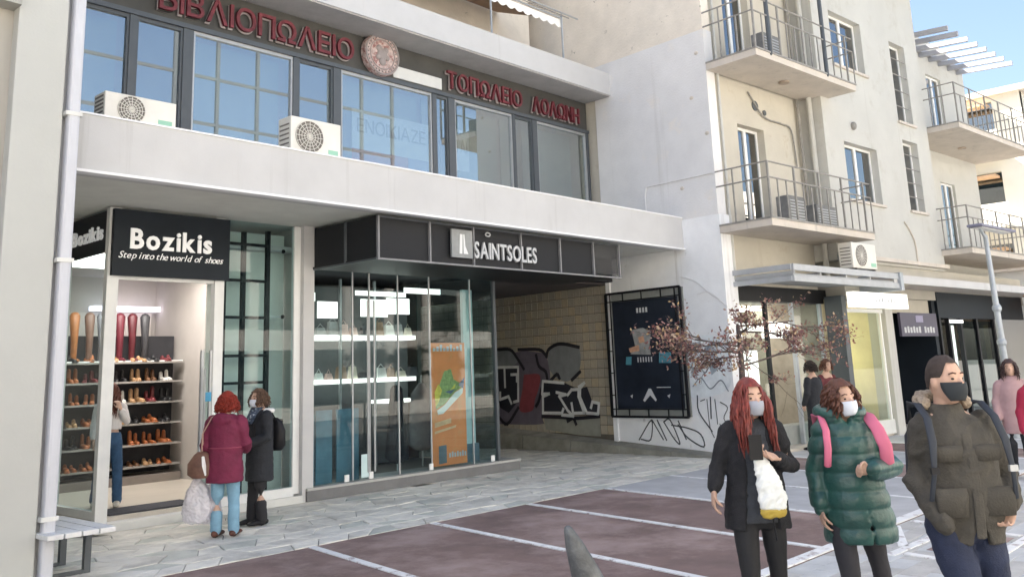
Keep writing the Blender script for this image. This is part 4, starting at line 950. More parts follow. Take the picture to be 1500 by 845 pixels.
for p, q, lev in tips:
    if lev < 1: continue
    for _ in range(9 if lev > 1 else 6):
        c = p.lerp(q, rt_.uniform(.1, 1.15)) + Vector([rt_.gauss(0, .045) for _ in range(3)])
        if c.z < 1.35 or c.z > 3.05: continue
        s_ = rt_.uniform(.018, .042); d1 = Vector([rt_.gauss(0, 1) for _ in range(3)]).normalized(); d2 = d1.cross(Vector([rt_.gauss(0, 1) for _ in range(3)])).normalized()
        leaves.add([c - d1 * s_, c + d2 * s_ * .55, c + d1 * s_ * 1.1, c - d2 * s_ * .55], [(0, 1, 2, 3)])
leaves.build("crown", leafmat(), tr)

# ------------------------------------------------------------------ far buildings down the street
def far_building(x0, x1, y0, y1, h, label, m, cols_x, name="apartment_building", balc=True, cold=None, M=I4):
    t = thing(name, label, "building", M @ frame(((x0 + x1) / 2, y0, 0)))
    nf = int(h // 3.1); holes = []; hol2 = []
    for f in range(nf):
        zb = .6 + f * 3.1 + .9
        for k in range(cols_x):
            w = (x1 - x0) / cols_x; a = x0 + w * (k + .3); holes.append((a, a + w * .4, zb, zb + 1.6))
        nyc = max(1, int((y1 - y0) // 3.2)); wy = (y1 - y0) / nyc
        for k in range(nyc):
            a = y0 + wy * (k + .3); hol2.append((a, a + wy * .4, zb, zb + 1.6))
    mb = MB(M); mb.wall(x0, x1, 0, h, holes, y0, y0 + .3); mb.box(x0 + .3, x1, y0 + .6, y1, 0, h - .1)
    w2 = MB(M @ frame((x0, 0, 0), rad(-90))); w2.wall(-y1, -y0, 0, h, [(-b, -a, c, d) for a, b, c, d in hol2], 0.001, .3)
    mb2 = MB(M); mb2.v, mb2.f = mb.v, mb.f; mb2.build("wall", m, t); w2.build("wall", m, t)
    for a, b, c, d in holes:
        wo = MB(M).box(a, b, y0 + .2, y0 + .24, c, d).build("window", G_small, t)
    for a, b, c, d in hol2:
        MB(M).box(x0 + .2, x0 + .24, a, b, c, d).build("window", G_small, t)
    if balc:
        for f in range(1, nf):
            z = .6 + f * 3.1; ya, yb = y0 + .8, min(y1 - .5, y0 + 4.5)
            s = MB(M); s.box(x0 - 1.1, x0, ya, yb, z, z + .14); so = s.build("balcony", m, t)
            MB(M).box(x0 - 1.1, x0 - 1.06, ya, yb, z + .14, z + 1.0).build("parapet", m, so)
            MB(M).box(x0 - .7, x0 - .05, ya + .4, yb - .4, z + 2.2, z + 2.3).build("awning", mat("faded_awning", (.50, .33, .20), .9, .1), so)
            s = MB(M); s.box(x0 + 1.0, x1 - 1.0, y0 - 1.1, y0, z, z + .14); s.box(x0 + 1, x1 - 1, y0 - 1.1, y0 - 1.06, z + .14, z + 1.0); s.build("balcony", m, t)
    MB(M).box(x0 - .3, x1 + .3, y0 - .3, y1, h, h + .25).build("roof", M_slab, t)
    return t
M_farw = mat("pale_cream_paint", (0.72, 0.69, 0.60), 0.9, 0.03, 1); M_farg = mat("pale_grey_paint", (0.66, 0.66, 0.64), 0.9, 0.03, 1)  # plain pale cream and pale grey of the far blocks
far_building(42, 56, 9.0, 24, 12.6, "pale cream block with balconies far down the street at the right edge", M_farw, 4)
far_building(58, 76, 2.0, 14, 9.4, "lower pale grey block beyond the cream one at the far end of the street", M_farg, 5)
far_building(33.0, 37, 7.6, 12, 4.3, "small white shop building under the far balconies right of the street lamp", M_farg, 2, name="shop_building", balc=False)
ca = thing("awning", "orange canvas shop awning behind the street lamp at the right edge", "awning", frame((30, 6.5, 2.7)))
MB().add([(29.0, 5.2, 2.75), (33.5, 5.2, 2.75), (33.5, 7.4, 3.45), (29.0, 7.4, 3.45), (29, 5.2, 2.72), (33.5, 5.2, 2.72), (33.5, 7.4, 3.42), (29, 7.4, 3.42)],
         [(0, 1, 2, 3), (7, 6, 5, 4), (0, 4, 5, 1), (1, 5, 6, 2), (2, 6, 7, 3), (3, 7, 4, 0)]).build("canvas", mat("orange_canvas", (0.62, 0.33, 0.13), .9, .05), ca)
MB().box(28.99, 33.5, 5.17, 5.2, 2.5, 2.76).build("valance", M_sign, ca)
for x in (29.1, 33.4): MB().tube([(x, 5.25, 0), (x, 5.25, 2.7)], .04, 8).build("post", M_black, ca)

# across the street, behind the viewer: the buildings that shade it and show in the glass
ob = thing("apartment_building", "tall pale apartment block across the street behind the viewer", "building", frame((0, -9, 0)))
hol = [(x, x + 1.5, .9 + f * 3.1, 2.6 + f * 3.1) for f in range(3) for x in (-30, -26.5, -23, -19.5, -16, -12.5, -9, -5.5, -2, 1.5, 5, 8.5)]
mb = MB(); mb.wall(-34, 12.5, 0, 10.0, hol, -9.3, -9.0)
M_opp = mat("opposite_pale_paint", (0.76, 0.74, 0.69), .9, .04, 1)
mb.build("wall", M_opp, ob)
for a, b, c, d in hol: MB().box(a, b, -9.22, -9.18, c, d).build("window", G_small, ob)
MB().box(-34, 12.5, -20, -9.6, 0, 9.9).build("inner_mass", M_dark, ob)
for f in range(1, 3): MB().box(-32, 11, -9.0, -7.8, f * 3.1 - .1, f * 3.1 + .05).build("balcony", M_opp, ob)
for f in range(1, 3): MB().box(-32, 11, -7.84, -7.8, f * 3.1 + .05, f * 3.1 + .95).build("parapet", M_opp, ob)
ob2 = thing("office_building", "lower glazed office building across the street to the right of the tall block", "building", frame((20, -9, 0)))
mb = MB(); hol = [(x, x + 1.9, .6 + f * 3.1, 2.9 + f * 3.1) for f in range(3) for x in [12.8 + 2.3 * k for k in range(13)]]
mb.wall(12.5, 44, 0, 10.6, hol, -9.3, -9.0); mb.build("wall", M_opp, ob2)
for a, b, c, d in hol: MB().box(a, b, -9.2, -9.18, c, d).build("window", G_small, ob2)
MB().box(12.5, 44, -22, -9.6, 0, 10.5).build("inner_mass", M_opp, ob2)

rf = thing("reflection_grid", "added unseen steel grid across the street, making dark lines in the window reflections", "reflection grid", frame((20, -9.5, 10.6)))  # added out of view so the upper windows reflect dark grid lines
for i in range(9): MB().bar((12.8 + 1.9 * i, -9.6, 10.5), (12.8 + 1.9 * i, -9.6, 18.6), .14).build("upright", M_frame_dk, rf)
for z in (12.2, 14.2, 16.4, 18.5): MB().bar((12.7, -9.6, z), (28.1, -9.6, z + .1), .12).build("crossbar", M_frame_dk, rf)
# ------------------------------------------------------------------ inside the two shops
bw = thing("shoe_rack", "dark wall rack full of small shoes at the back of the left shoe shop", "shoe rack", frame((7.0, 15.3, .15)))
MB().box(5.2, 7.75, 15.35, 15.42, .3, 2.55).build("back_panel", M_dark, bw)
shelfz = [.40, .74, 1.08, 1.42, 1.76, 2.08]
for z in shelfz: MB().box(5.2, 7.75, 14.98, 15.35, z, z + .03).build("shelf", mat("grey_shelf", (0.30, 0.28, 0.26), .5, .1), bw)
MB().box(5.2, 7.75, 14.95, 15.4, .15, .28).build("base", mat("taupe_base", (0.22, .19, .17), .7, .1), bw)
def shoe_mesh(h=0.09, L=.25):
    mb = MB(); mb.tube([(0, 0, .03), (0, .06, .035), (0, .14, .03), (0, .21, .025)], [(.034, .028), (.036, .03), (.04, .026), (.034, .02)], 10, ref=(0, 0, 1))
    mb.tube([(0, .0, .03), (0, -.005, h)], [(.035, .042), (.03, .035)], 10, ref=(0, 1, 0)); mb.box(-.036, .036, -.035, .235, 0, .016); return mb
shoe_cols = [("black", (.02, .02, .022)), ("brown", (.16, .075, .035)), ("orange", (.40, .13, .045)), ("white", (.75, .74, .70)), ("tan", (.45, .27, .14)), ("wine", (.18, .03, .035))]
protos = {}
rs = random.Random(8)
meshes = {}
for n, c in shoe_cols:
    for hh in (.07, .16):
        mb = shoe_mesh(hh); me = bpy.data.meshes.new("shoe"); me.from_pydata([tuple(v) for v in mb.v], [], mb.f); me.materials.append(mat(n.replace(" ", "_") + "_leather", c, .4, .1, 10)); me.polygons.foreach_set('use_smooth', [True] * len(me.polygons)); meshes[n, hh] = me
for zi, z in enumerate(shelfz):
    x = 5.45
    while x < 7.65:
        r = rs.random(); n = "black" if r < .32 else rs.choice(["brown", "orange", "white", "tan", "tan", "wine", "orange", "brown"])
        if zi == 1 and x > 6.8: n = "orange"
        for d in (0, .10):
            o = bpy.data.objects.new("shoe", meshes[n, .16 if zi in (1, 3, 4) else .07]); COL.objects.link(o)
            o.location = (x + d, 15.22, z + .03); o.rotation_euler = (0, 0, math.pi + rs.uniform(-.5, .1)); sz = rs.uniform(.85, 1.12); o.scale = (sz, sz, sz * rs.uniform(.8, 1.3))
            tag(o, "%s %s of a pair on the %s shelf of the shoe rack" % (n, ("left" if d else "right") + (" ankle boot" if zi in (1, 3, 4) else " low shoe"), ("lowest", "second lowest", "third lowest", "fourth lowest", "fifth lowest", "uppermost")[zi]), "shoe", "small shoes on the wall rack")
        x += rs.uniform(.235, .27)
for i, (x, c, nm) in enumerate(((5.62, (.15, .03, .04), "dark maroon"), (5.98, (.36, .13, .04), "orange brown"), (6.22, (.20, .11, .08), "dark brown"), (6.42, (.25, .24, .26), "grey"), (6.72, (.13, .018, .03), "wine red"), (6.93, (.10, .016, .022), "deep red"), (7.15, (.05, .05, .055), "black"))):
    o = MB(); o.tube([(x, 15.2, 2.16), (x, 15.2, 2.5), (x - .01, 15.2, 2.86)], [(.045, .05), (.055, .06), (.085, .07)], 12); o.tube([(x, 15.2, 2.15), (x, 15.08, 2.15), (x, 15.0, 2.14)], [(.04, .035), (.042, .03), (.03, .02)], 10)
    tag(o.build("tall_boot", mat("boot_" + nm.replace(" ", "_"), c, .4, .15, 8), smooth=True), "%s tall boot standing on top of the rack in the left shoe shop" % nm, "boot")
MB().box(5.2, 7.75, 15.0, 15.4, 2.10, 2.13).build("top_shelf", M_frame_wh, bw)
tag(box("wall_light", (6.55, 7.75, 15.9, 16.1, 3.02, 3.10), L_cool), "long cool white light strip high on the back wall of the left shoe shop", "light")
tag(box("wall_panel", (5.6, 7.7, 16.14, 16.19, 2.2, 3.0), mat("pale_back_panel", (.60, .55, .50), .8, .05)), "pale panel on the back wall behind the tall boots", "panel")
for i, (x, y) in enumerate(((5.25, 12.4), (5.3, 13.6), (5.0, 15.0), (6.2, 12.6), (6.6, 14.0))):
    t = thing("ceiling_spot", "small round ceiling spot light, number %d from the street, in the left shoe shop" % (i + 1), "light", frame((x, y, 3.5)), "ceiling spots in the left shoe shop")
    t['label'] = ["warm ceiling spot nearest the glass corner of the left shoe shop", "warm ceiling spot behind the first one along the left glass", "warm ceiling spot deepest in the left shoe shop", "warm ceiling spot above the doormat", "warm ceiling spot above the middle of the left shoe shop"][i]
    MB().disc((x, y, 3.59), .09, 'z', .06, 16).build("ring", M_frame_wh, t); MB().disc((x, y, 3.545), .075, 'z', .03, 16).build("lens", L_warm, t)
lp = thing("ceiling_light", "broad flat ceiling light panel inside the left shoe shop", "light", frame((6.3, 14, 3.6)))
MB().box(5.4, 7.4, 13.2, 14.6, 3.58, 3.61).build("diffuser", lamp("ceiling_diffuser", (1, .95, .90), 2.6), lp)

# SaintSoles interior
for i, (x0, x1, z0_, z1_, y) in enumerate(((9.72, 10.30, 2.74, 3.04, 12.55), (10.33, 10.85, 2.80, 3.08, 12.6), (9.72, 10.85, 3.12, 3.20, 12.7), (11.0, 11.9, 3.22, 3.32, 12.9), (9.0, 9.4, 2.72, 3.0, 12.8), (8.62, 8.8, 2.98, 3.12, 12.6))):
    lab = ["large bright square light panel hanging inside the right shoe shop", "second bright panel just right of the large one", "long thin light strip above the two bright panels", "long light strip near the right end of the shop ceiling", "small pale light panel left of the bright ones", "smallest light panel near the left end of the right shop"][i]
    tag(box("light_panel", (x0, x1, y, y + .03, z0_, z1_), L_white), lab, "light")
su = thing("shelf_unit", "wall unit with lit white shelves inside the right shoe shop", "shelf unit", frame((9.6, 12.9, .2)))
MB().box(8.1, 11.3, 13.20, 13.25, .2, 3.3).build("back_panel", mat("charcoal_panel", (.07, .075, .08), .6, .1), su)
for a, b in ((8.55, 8.85), (9.0, 10.2), (10.3, 11.2)):
    for z in (1.62, 2.36): MB().box(a, b, 12.85, 13.2, z, z + .075).build("lit_shelf", L_white, su)
for x in (8.5, 9.5, 10.25): MB().box(x - .02, x + .02, 12.84, 12.88, .2, 3.4).build("upright", M_steel, su)
MB().box(10.35, 11.0, 12.7, 13.1, 1.25, 1.31).build("lit_shelf", L_white, su)
rs = random.Random(4)
for a, b, z in ((9.05, 10.15, 1.695), (9.05, 10.15, 2.435), (10.35, 11.1, 1.695), (10.35, 11.1, 2.435)):
    x = a; k = 0
    while x < b:
        w = rs.uniform(.12, .22); h = rs.uniform(.10, .24)
        nm, c = rs.choice([("cream", (.66, .60, .5)), ("brown", (.25, .17, .12)), ("grey", (.4, .4, .4)), ("white", (.75, .75, .73)), ("pink", (.6, .42, .38)), ("dark", (.06, .06, .07))])
        bg_ = thing("handbag", "small %s bag or box on a lit shelf of the right shoe shop" % nm, "bag", frame((x + w / 2, 12.95, z)), "goods on the lit shelves of the right shop")
        mm = mat("goods_" + nm, c, .6, .1, 8)
        MB().add([(x, 12.9, z), (x + w, 12.9, z), (x + w, 13.0, z), (x, 13.0, z), (x + .02, 12.92, z + h), (x + w - .02, 12.92, z + h), (x + w - .02, 12.98, z + h), (x + .02, 12.98, z + h)], [(0, 3, 2, 1), (4, 5, 6, 7), (0, 1, 5, 4), (1, 2, 6, 5), (2, 3, 7, 6), (3, 0, 4, 7)]).build("body", mm, bg_)
        MB().tube([(x + .03, 12.95, z + h), (x + w / 2, 12.95, z + h + .07), (x + w - .03, 12.95, z + h)], .006, 5).build("handle", mm, bg_)
        x += w + rs.uniform(.03, .1)
# hanging garment and mannequin bust
gm = thing("garment", "grey coat hanging on a stand behind the glass doors of the right shop", "coat", frame((10.75, 12.2, .2)))
mb = MB(); mb.tube([(10.75, 12.2, .55), (10.75, 12.2, 1.0), (10.75, 12.2, 1.4), (10.75, 12.2, 1.52)], [(.30, .12), (.27, .12), (.22, .11), (.10, .07)], 16, ref=(0, 1, 0)); mb.build("coat", mat("grey_wool", (.20, .195, .20), .95, .1, 12), gm, smooth=True)
MB().tube([(10.75, 12.2, .19), (10.75, 12.2, 1.7)], .015, 8).build("stand", M_steel, gm)
g2 = thing("garment", "long black dress on a stand left of the grey coat in the right shop", "dress", frame((10.1, 12.1, .2)))
mb = MB(); mb.tube([(10.1, 12.1, .4), (10.1, 12.1, .9), (10.1, 12.1, 1.25), (10.1, 12.1, 1.5)], [(.24, .12), (.18, .1), (.15, .09), (.12, .07)], 14, ref=(0, 1, 0)); mb.build("dress", M_dark, g2, smooth=True)
MB().tube([(10.1, 12.1, .19), (10.1, 12.1, 1.62)], .014, 8).build("stand", M_steel, g2)
tag(box("notice", (8.86, 9.00, 11.46, 11.465, .22, .56), mat("pale_cyan_notice", (.55, .70, .70), .6, .03)), "small pale cyan notice stuck low on the glass beside the door pulls", "notice")
# poster with a sneaker
po = thing("poster", "tall orange poster of a green and white sneaker inside the right shop window", "poster", frame((10.795, 11.56, .2)))
MB().box(10.415, 11.205, 11.56, 11.575, .22, 2.24).build("sheet", mat("orange_print", (.80, .25, .075), .5, .12, 2.2, patch=((.62, .33, .13), 2.4, .52, .2)), po)
def flat(name, m, polys, y=11.556):
    mb = MB()
    for p in polys: mb.add([(a, y, b) for a, b in p], [tuple(range(len(p)))])
    mb.build(name, m, po)
flat("printed_sole", mat("print_white", (.78, .78, .72), .5, .05), [[(10.525, 1.12), (10.545, 1.05), (10.665, 1.06), (11.125, 1.38), (11.145, 1.48), (10.945, 1.40), (10.695, 1.2)]], 11.556)
flat("printed_upper", mat("print_green", (.28, .36, .12), .5, .4, 14), [[(10.505, 1.14), (10.485, 1.30), (10.585, 1.52), (10.705, 1.76), (10.865, 1.80), (10.925, 1.62), (11.065, 1.56), (11.145, 1.49), (10.945, 1.41), (10.695, 1.21)]], 11.558)
flat("printed_swirl", mat("print_yellow", (.70, .55, .08), .5, .3, 12), [[(10.495, 1.18), (10.475, 1.42), (10.565, 1.56), (10.645, 1.45), (10.565, 1.26)], [(10.845, 1.45), (10.965, 1.55), (10.945, 1.47)]], 11.553)
flat("printed_stripe", mat("print_slate", (.10, .13, .22), .5, .2), [[(11.025, 1.52), (11.185, 1.66), (11.145, 1.46)], [(10.705, 1.42), (10.945, 1.45), (10.845, 1.38)]], 11.551)
flat("printed_band", mat("print_peach", (.72, .45, .25), .5, .2, 8), [[(10.465, .92), (10.845, .98), (10.845, .90), (10.465, .84)], [(10.465, .78), (10.965, .86), (10.945, .82), (10.465, .74)]], 11.556)
flat("printed_box", mat("print_grey", (.12, .15, .18), .5, .2), [[(10.545, .25), (10.725, .26), (10.725, .55), (10.545, .54)]], 11.556)
for k in range(9): flat("blurred_letter", M_letter_g, [[(10.46 + k * .078, 2.10), (10.515 + k * .078, 2.10), (10.515 + k * .078, 2.15 + .03 * (k % 3)), (10.46 + k * .078, 2.15 + .03 * (k % 3))]])
for k in range(7): flat("blurred_letter", M_letter_g, [[(10.78 + k * .06, .34), (10.82 + k * .06, .34), (10.82 + k * .06, .41 + .02 * (k % 2)), (10.78 + k * .06, .41 + .02 * (k % 2))]])
# ------------------------------------------------------------------ people
def noisy(me, amp, freq, seed=0, quilt=None):
    me.update(); off = Vector((seed * 3.1, seed * 1.7, 0))
    ns = [v.normal.copy() for v in me.vertices]
    for v, n in zip(me.vertices, ns):
        p = v.co
        q = Vector((p.x * freq * .8, p.y * freq * .8, p.z * freq * 1.1 + p.x * freq * .5)) + off
        d = .7 * noise.noise(Vector((p.x * freq * .6, p.y * freq * .6, p.z * freq * .5)) + off) + 1.1 * (.28 - abs(noise.noise(q))) + .55 * (.25 - abs(noise.noise(q * 2.1)))
        a = amp * d
        if quilt:
            t = (p.z + .25 * p.x * 0) / quilt[0]; a += quilt[1] * (abs(math.sin(math.pi * t)) ** .5 - .75)
        v.co = p + n * a
def fused(mb, name, m, parent, voxel=.01, amp=0, freq=9, seed=0, quilt=None, smooth_it=2, label=None):
    """one continuous surface from overlapping closed pieces"""
    me = bpy.data.meshes.new(name); me.from_pydata([tuple(v) for v in mb.v], [], mb.f); me.update()
    o = bpy.data.objects.new(name + "_tmp", me); COL.objects.link(o)
    r = o.modifiers.new("r", 'REMESH'); r.mode = 'VOXEL'; r.voxel_size = voxel
    s = o.modifiers.new("s", 'SMOOTH'); s.factor = .5; s.iterations = smooth_it
    dg = bpy.context.evaluated_depsgraph_get(); nm = bpy.data.meshes.new_from_object(o.evaluated_get(dg))
    bpy.data.objects.remove(o); bpy.data.meshes.remove(me)
    if amp or quilt: noisy(nm, amp, freq, seed, quilt)
    nm.polygons.foreach_set('use_smooth', [True] * len(nm.polygons)); nm.materials.clear(); nm.materials.append(m); nm.name = name
    ob_ = bpy.data.objects.new(name, nm); COL.objects.link(ob_); ob_.parent = parent; WM[ob_.name] = WM[parent.name]
    if label: ob_['label'] = label
    return ob_
V = Vector
def rings(mb, secs, n=20):
    """horizontal elliptical rings (z, cx, cy, rx, ry), closed"""
    vs = []; fs = []
    for z, cx, cy, rx, ry in secs:
        for j in range(n):
            t = 2 * math.pi * j / n; vs.append((cx + math.cos(t) * rx, cy + math.sin(t) * ry, z))
    m = len(secs)
    for i in range(m - 1):
        for j in range(n): fs.append((i * n + j, i * n + (j + 1) % n, (i + 1) * n + (j + 1) % n, (i + 1) * n + j))
    fs.append(tuple(range(n - 1, -1, -1))); fs.append(tuple(range((m - 1) * n, m * n)))
    mb.add(vs, fs)
def crings(mb, secs, th=.022, n=28):
    """open coat shell: secs (z, cx, cy, rx, ry, gap angle to the right of front, gap to the left) in degrees"""
    vs = []; fs = []; N = n + 1
    for z, cx, cy, rx, ry, gr, gl in secs:
        for k in (0, 1):
            for j in range(N):
                a = rad(90 - gr) - rad(360 - gr - gl) * j / n
                q = 0 if k == 0 else th
                vs.append((cx + math.cos(a) * (rx - q), cy + math.sin(a) * (ry - q), z))
    m = len(secs); S = 2 * N
    for i in range(m - 1):
        for j in range(n):
            a = i * S + j; b = a + S
            fs.append((a, a + 1, b + 1, b)); fs.append((a + N, b + N, b + N + 1, a + N + 1))
        a = i * S; b = a + S
        fs.append((a, b, b + N, a + N)); fs.append((a + n, a + n + N, b + n + N, b + n))
    for j in range(n):
        fs.append((j, j + N, j + N + 1, j + 1)); a = (m - 1) * S + j; fs.append((a, a + 1, a + 1 + N, a + N))
    mb.add(vs, fs)
def hand(mb, W, d, nrm, side=1, curl=.5, s=1.0):
    W, d, nrm = V(W), V(d).normalized(), V(nrm).normalized(); lat = d.cross(nrm).normalized() * side
    mb.tube([W - d * .02, W + d * .03, W + d * .06, W + d * .088 * s], [(.026, .022), (.036 * s, .018), (.041 * s, .017), (.038 * s, .013)], 10, ref=nrm)
    for k, (o, L) in enumerate(((.030, .068), (.010, .077), (-.010, .072), (-.029, .056))):
        p = W + d * .086 * s + lat * o * s; c = curl * (1 + .12 * k); q = [p - d * .02]; a = 0; cur = p; q.append(cur)
        for seg in (.45, .32, .25):
            a += c; cur = cur + (d * math.cos(a) + nrm * math.sin(a)) * L * seg * s; q.append(cur)
        mb.tube(q, [.0085 * s, .009 * s, .0085 * s, .0078 * s, .0068 * s], 8)
    p = W + d * .025 + lat * .028 * s
    mb.tube([p, p + (d * .6 + lat * .7) * .035 * s, p + (d * .85 + lat * .45 + nrm * .35).normalized() * .062 * s, p + (d * .9 + lat * .2 + nrm * .6).normalized() * .085 * s], [.013 * s, .0115 * s, .010 * s, .0085 * s], 8)
def make_person(label, base, fwd, H=1.65, skin=None, arms=None, legs=None, head=(0, 0, 0), vox=.007, group=None, top=None, lean=(0, 0), fat=.82):
    """arms/legs: joint positions in the figure's own frame (x = its right, y = front, z up)"""
    f = V((fwd[0], fwd[1], 0)).normalized(); ang = math.atan2(f.y, f.x) - math.pi / 2
    # with +y = front, +x is the figure's right
    p = thing("person", label, "person", frame(base, ang), group)
    s = H / 1.7; mb = MB(); lx, ly = lean
    arms = arms or []; legs = legs or []
    hc = V((lx, ly + .03, H - .125 * s)); yaw, pit, rol = head
    HR = Matrix.Rotation(yaw, 3, 'Z') @ Matrix.Rotation(pit, 3, 'X') @ Matrix.Rotation(rol, 3, 'Y')
    def h(x, y, z): return hc + HR @ V((x, y, z)) * s
    mb.ball(hc, (.077 * s, .096 * s, .115 * s), 20, 14, rot=HR)
    mb.ball(h(0, .028, -.062), (.052 * s, .062 * s, .060 * s), 14, 10, rot=HR)
    mb.tube([h(0, .085, .012), h(0, .112, -.022), h(0, .098, -.034)], [.009 * s, .014 * s, .011 * s], 8)
    for sd in (-1, 1):
        mb.ball(h(sd * .078, -.005, -.012), (.010 * s, .020 * s, .032 * s), 8, 6, rot=HR)
        mb.ball(h(sd * .032, .078, .022), (.022 * s, .014 * s, .008 * s), 8, 6, rot=HR)
    mb.tube([h(-.022, .088, -.062), h(.022, .088, -.062)], .007 * s, 6)
    nb_ = V((lx, ly - .015, H - .285 * s))
    mb.tube([nb_, h(0, -.015, -.06)], [(.058 * s, .058 * s), (.053 * s, .055 * s)], 14)
    rings(mb, [(z * s, lx * t, ly * t, rx * s * fat, ry * s * fat) for z, t, rx, ry in ((.84, .1, .15, .10), (.95, .25, .165, .11), (1.07, .5, .135, .095), (1.22, .75, .155, .11), (1.34, .9, .175, .105), (1.40, 1, .15, .085), (1.44, 1, .075, .06))])
    for a in arms:
        S, E, Wp = V(a['s']), V(a['e']), V(a['w'])
        mb.tube([S, S.lerp(E, .5), E, E.lerp(Wp, .5), Wp], [.050 * s, .044 * s, .036 * s, .034 * s, .024 * s], 12)
        if a.get('hand', True): hand(mb, Wp, a['d'], a['n'], a.get('side', 1), a.get('curl', .5), s)
    for l_ in legs:
        Hh, K, A = V(l_['h']), V(l_['k']), V(l_['a'])
        mb.tube([Hh, Hh.lerp(K, .5), K, K.lerp(A, .4), A], [.082 * s, .07 * s, .052 * s, .05 * s, .036 * s], 12)
        mb.tube([A, A + V((0, .06, -.035)), A + V((0, .15, -.05))], [(.035, .04), (.04, .028), (.035, .018)], 8)
    body = fused(mb, "body", skin or mat("light_skin", (.56, .36, .27), .55, .06, 12, spec=.3), p, vox, smooth_it=2)
    # eyes and brows
    for sd in (-1, 1):
        e = MB(WM[p.name]); e.ball(h(sd * .031, .0825, .004), (.0125 * s, .007 * s, .0065 * s), 8, 6, rot=HR); e.build("eye", mat("dark_eye", (.03, .02, .018), .2, .1), p, smooth=True); br_ = MB(WM[p.name]); br_.tube([h(sd * .017, .092, .030), h(sd * .034, .090, .034), h(sd * .050, .078, .028)], .004 * s, 5); br_.build("eyebrow", mat("brown_brow", (.10, .05, .035), .8, .1), p)
    p_ = dict(root=p, s=s, h=h, hc=hc, HR=HR, H=H, M=WM[p.name])
    return p_
def mask(P, m):
    s, h = P['s'], P['h']; mb = MB(); vs = []; nu, nv = 12, 8
    for i in range(nv + 1):
        for j in range(nu + 1):
            a = rad(-75 + 150 * j / nu) * (1 - .38 * (i / nv) ** 2); z = -.012 - .092 * i / nv
            r = .088 * math.cos(rad(-20 + 62 * i / nv)) ** .5; bul = .022 * math.cos(a) ** 2 * math.sin(math.pi * (i + 2) / (nv + 4))
            x = math.sin(a) * r * .92; y = .012 + math.cos(a) * (.094 - .02 * (i / nv) ** 2) + bul
            vs.append(h(x, y, z))
    fs = [(i * (nu + 1) + j, i * (nu + 1) + j + 1, (i + 1) * (nu + 1) + j + 1, (i + 1) * (nu + 1) + j) for i in range(nv) for j in range(nu)]
    mb = MB(P['M']); mb.add(vs, fs); o = mb.build("face_mask", m, P['root'], smooth=True)
    so = o.modifiers.new("t", 'SOLIDIFY'); so.thickness = .003
    e = MB(P['M'])
    for sd in (-1, 1): e.tube([h(sd * .082, .03, -.02), h(sd * .086, -.015, .0)], .002, 5)
    e.build("ear_loop", m, o) if False else None
def hair(P, m, length=.0, vol=1.0, back=0.0, seed=0, fringe=.05, strands=60, front=False, cap_low=-.02, curl=.010, rr=1.0):
    """skull cap of hair plus many fine tapering locks"""
    s, h = P['s'], P['h']; r = random.Random(seed); mb = MB(P['M'])
    vs = []; nu, nv = 40, 16
    for i in range(nv + 1):
        for j in range(nu + 1):
            az = rad(-180 + 360 * j / nu)                # 0 = front
            aa = abs(math.degrees(az)); sm = lambda x: max(0, min(1, x)) ** 2 * (3 - 2 * max(0, min(1, x))); low = fringe + (cap_low - fringe) * sm((aa - 35) / 30) - .055 * sm((aa - 85) / 35)
            t = i / nv; zt = .126; z = zt + (low - zt) * t
            k = math.sqrt(max(0, 1 - (max(z, 0) / .131) ** 2)); k *= 1 - .12 * max(0, -z / .08)
            q = V((math.sin(az) * .086 * k, -.006 + math.cos(az) * .104 * k, z))
            q *= vol + .035 * noise.noise(q * 45 + V((seed, 0, 0)))
            vs.append(h(*q))
    mb.add(vs, [(i * (nu + 1) + j, (i + 1) * (nu + 1) + j, (i + 1) * (nu + 1) + j + 1, i * (nu + 1) + j + 1) for i in range(nv) for j in range(nu)])
    for k in range(strands * 3):
        az = rad(r.uniform(46, 314)); z0 = r.uniform(-.03, .118); kk = math.sqrt(max(.03, 1 - (z0 / .132) ** 2))
        p0 = V((math.sin(az) * .083 * vol * kk, -.004 + math.cos(az) * .101 * vol * kk, z0)); L = length * r.uniform(.6, 1.1) + .04
        out = V((math.sin(az), math.cos(az), 0)); pts = [h(*p0)]
        q = p0.copy(); w = r.uniform(0, 6); spread = r.uniform(.2, 1)
        for i in range(1, 7):
            t = i / 6; q = p0 + out * (.010 + .030 * math.sin(t * 2.0)) * spread * vol + V((math.sin(w + t * 8) * curl, math.cos(w + t * 7) * curl + (.055 * t * min(1, length * 4) if front and math.cos(az) > -.25 else -.008 * t), -L * t * (1 if z0 < .09 else .8)))
            pts.append(h(*q))
        mb.tube(pts, [x * s * rr for x in (.006, .0085, .009, .0085, .007, .005, .002)], 5)
    return mb.build("hair", m, P['root'], smooth=True)
def trousers(P, legs, m, r=(.095, .085, .070, .062, .055), waist=(.95, .165, .115), vox=.011, amp=.006, seed=1):
    s = P['s']; mb = MB()
    rings(mb, [(z * s, 0, 0, rx * s, ry * s) for z, rx, ry in ((.80, .12, .09), (.86, .16, .115), (waist[0], waist[1], waist[2]), (waist[0] + .06, waist[1] * .92, waist[2] * .92))])
    for l_ in legs:
        Hh, K, A = V(l_['h']), V(l_['k']), V(l_['a'])
        mb.tube([Hh, Hh.lerp(K, .5), K, K.lerp(A, .5), A + V((0, 0, -.01))], [x * s for x in r], 14)
    return fused(mb, "trousers", m, P['root'], vox, amp, 14, seed)
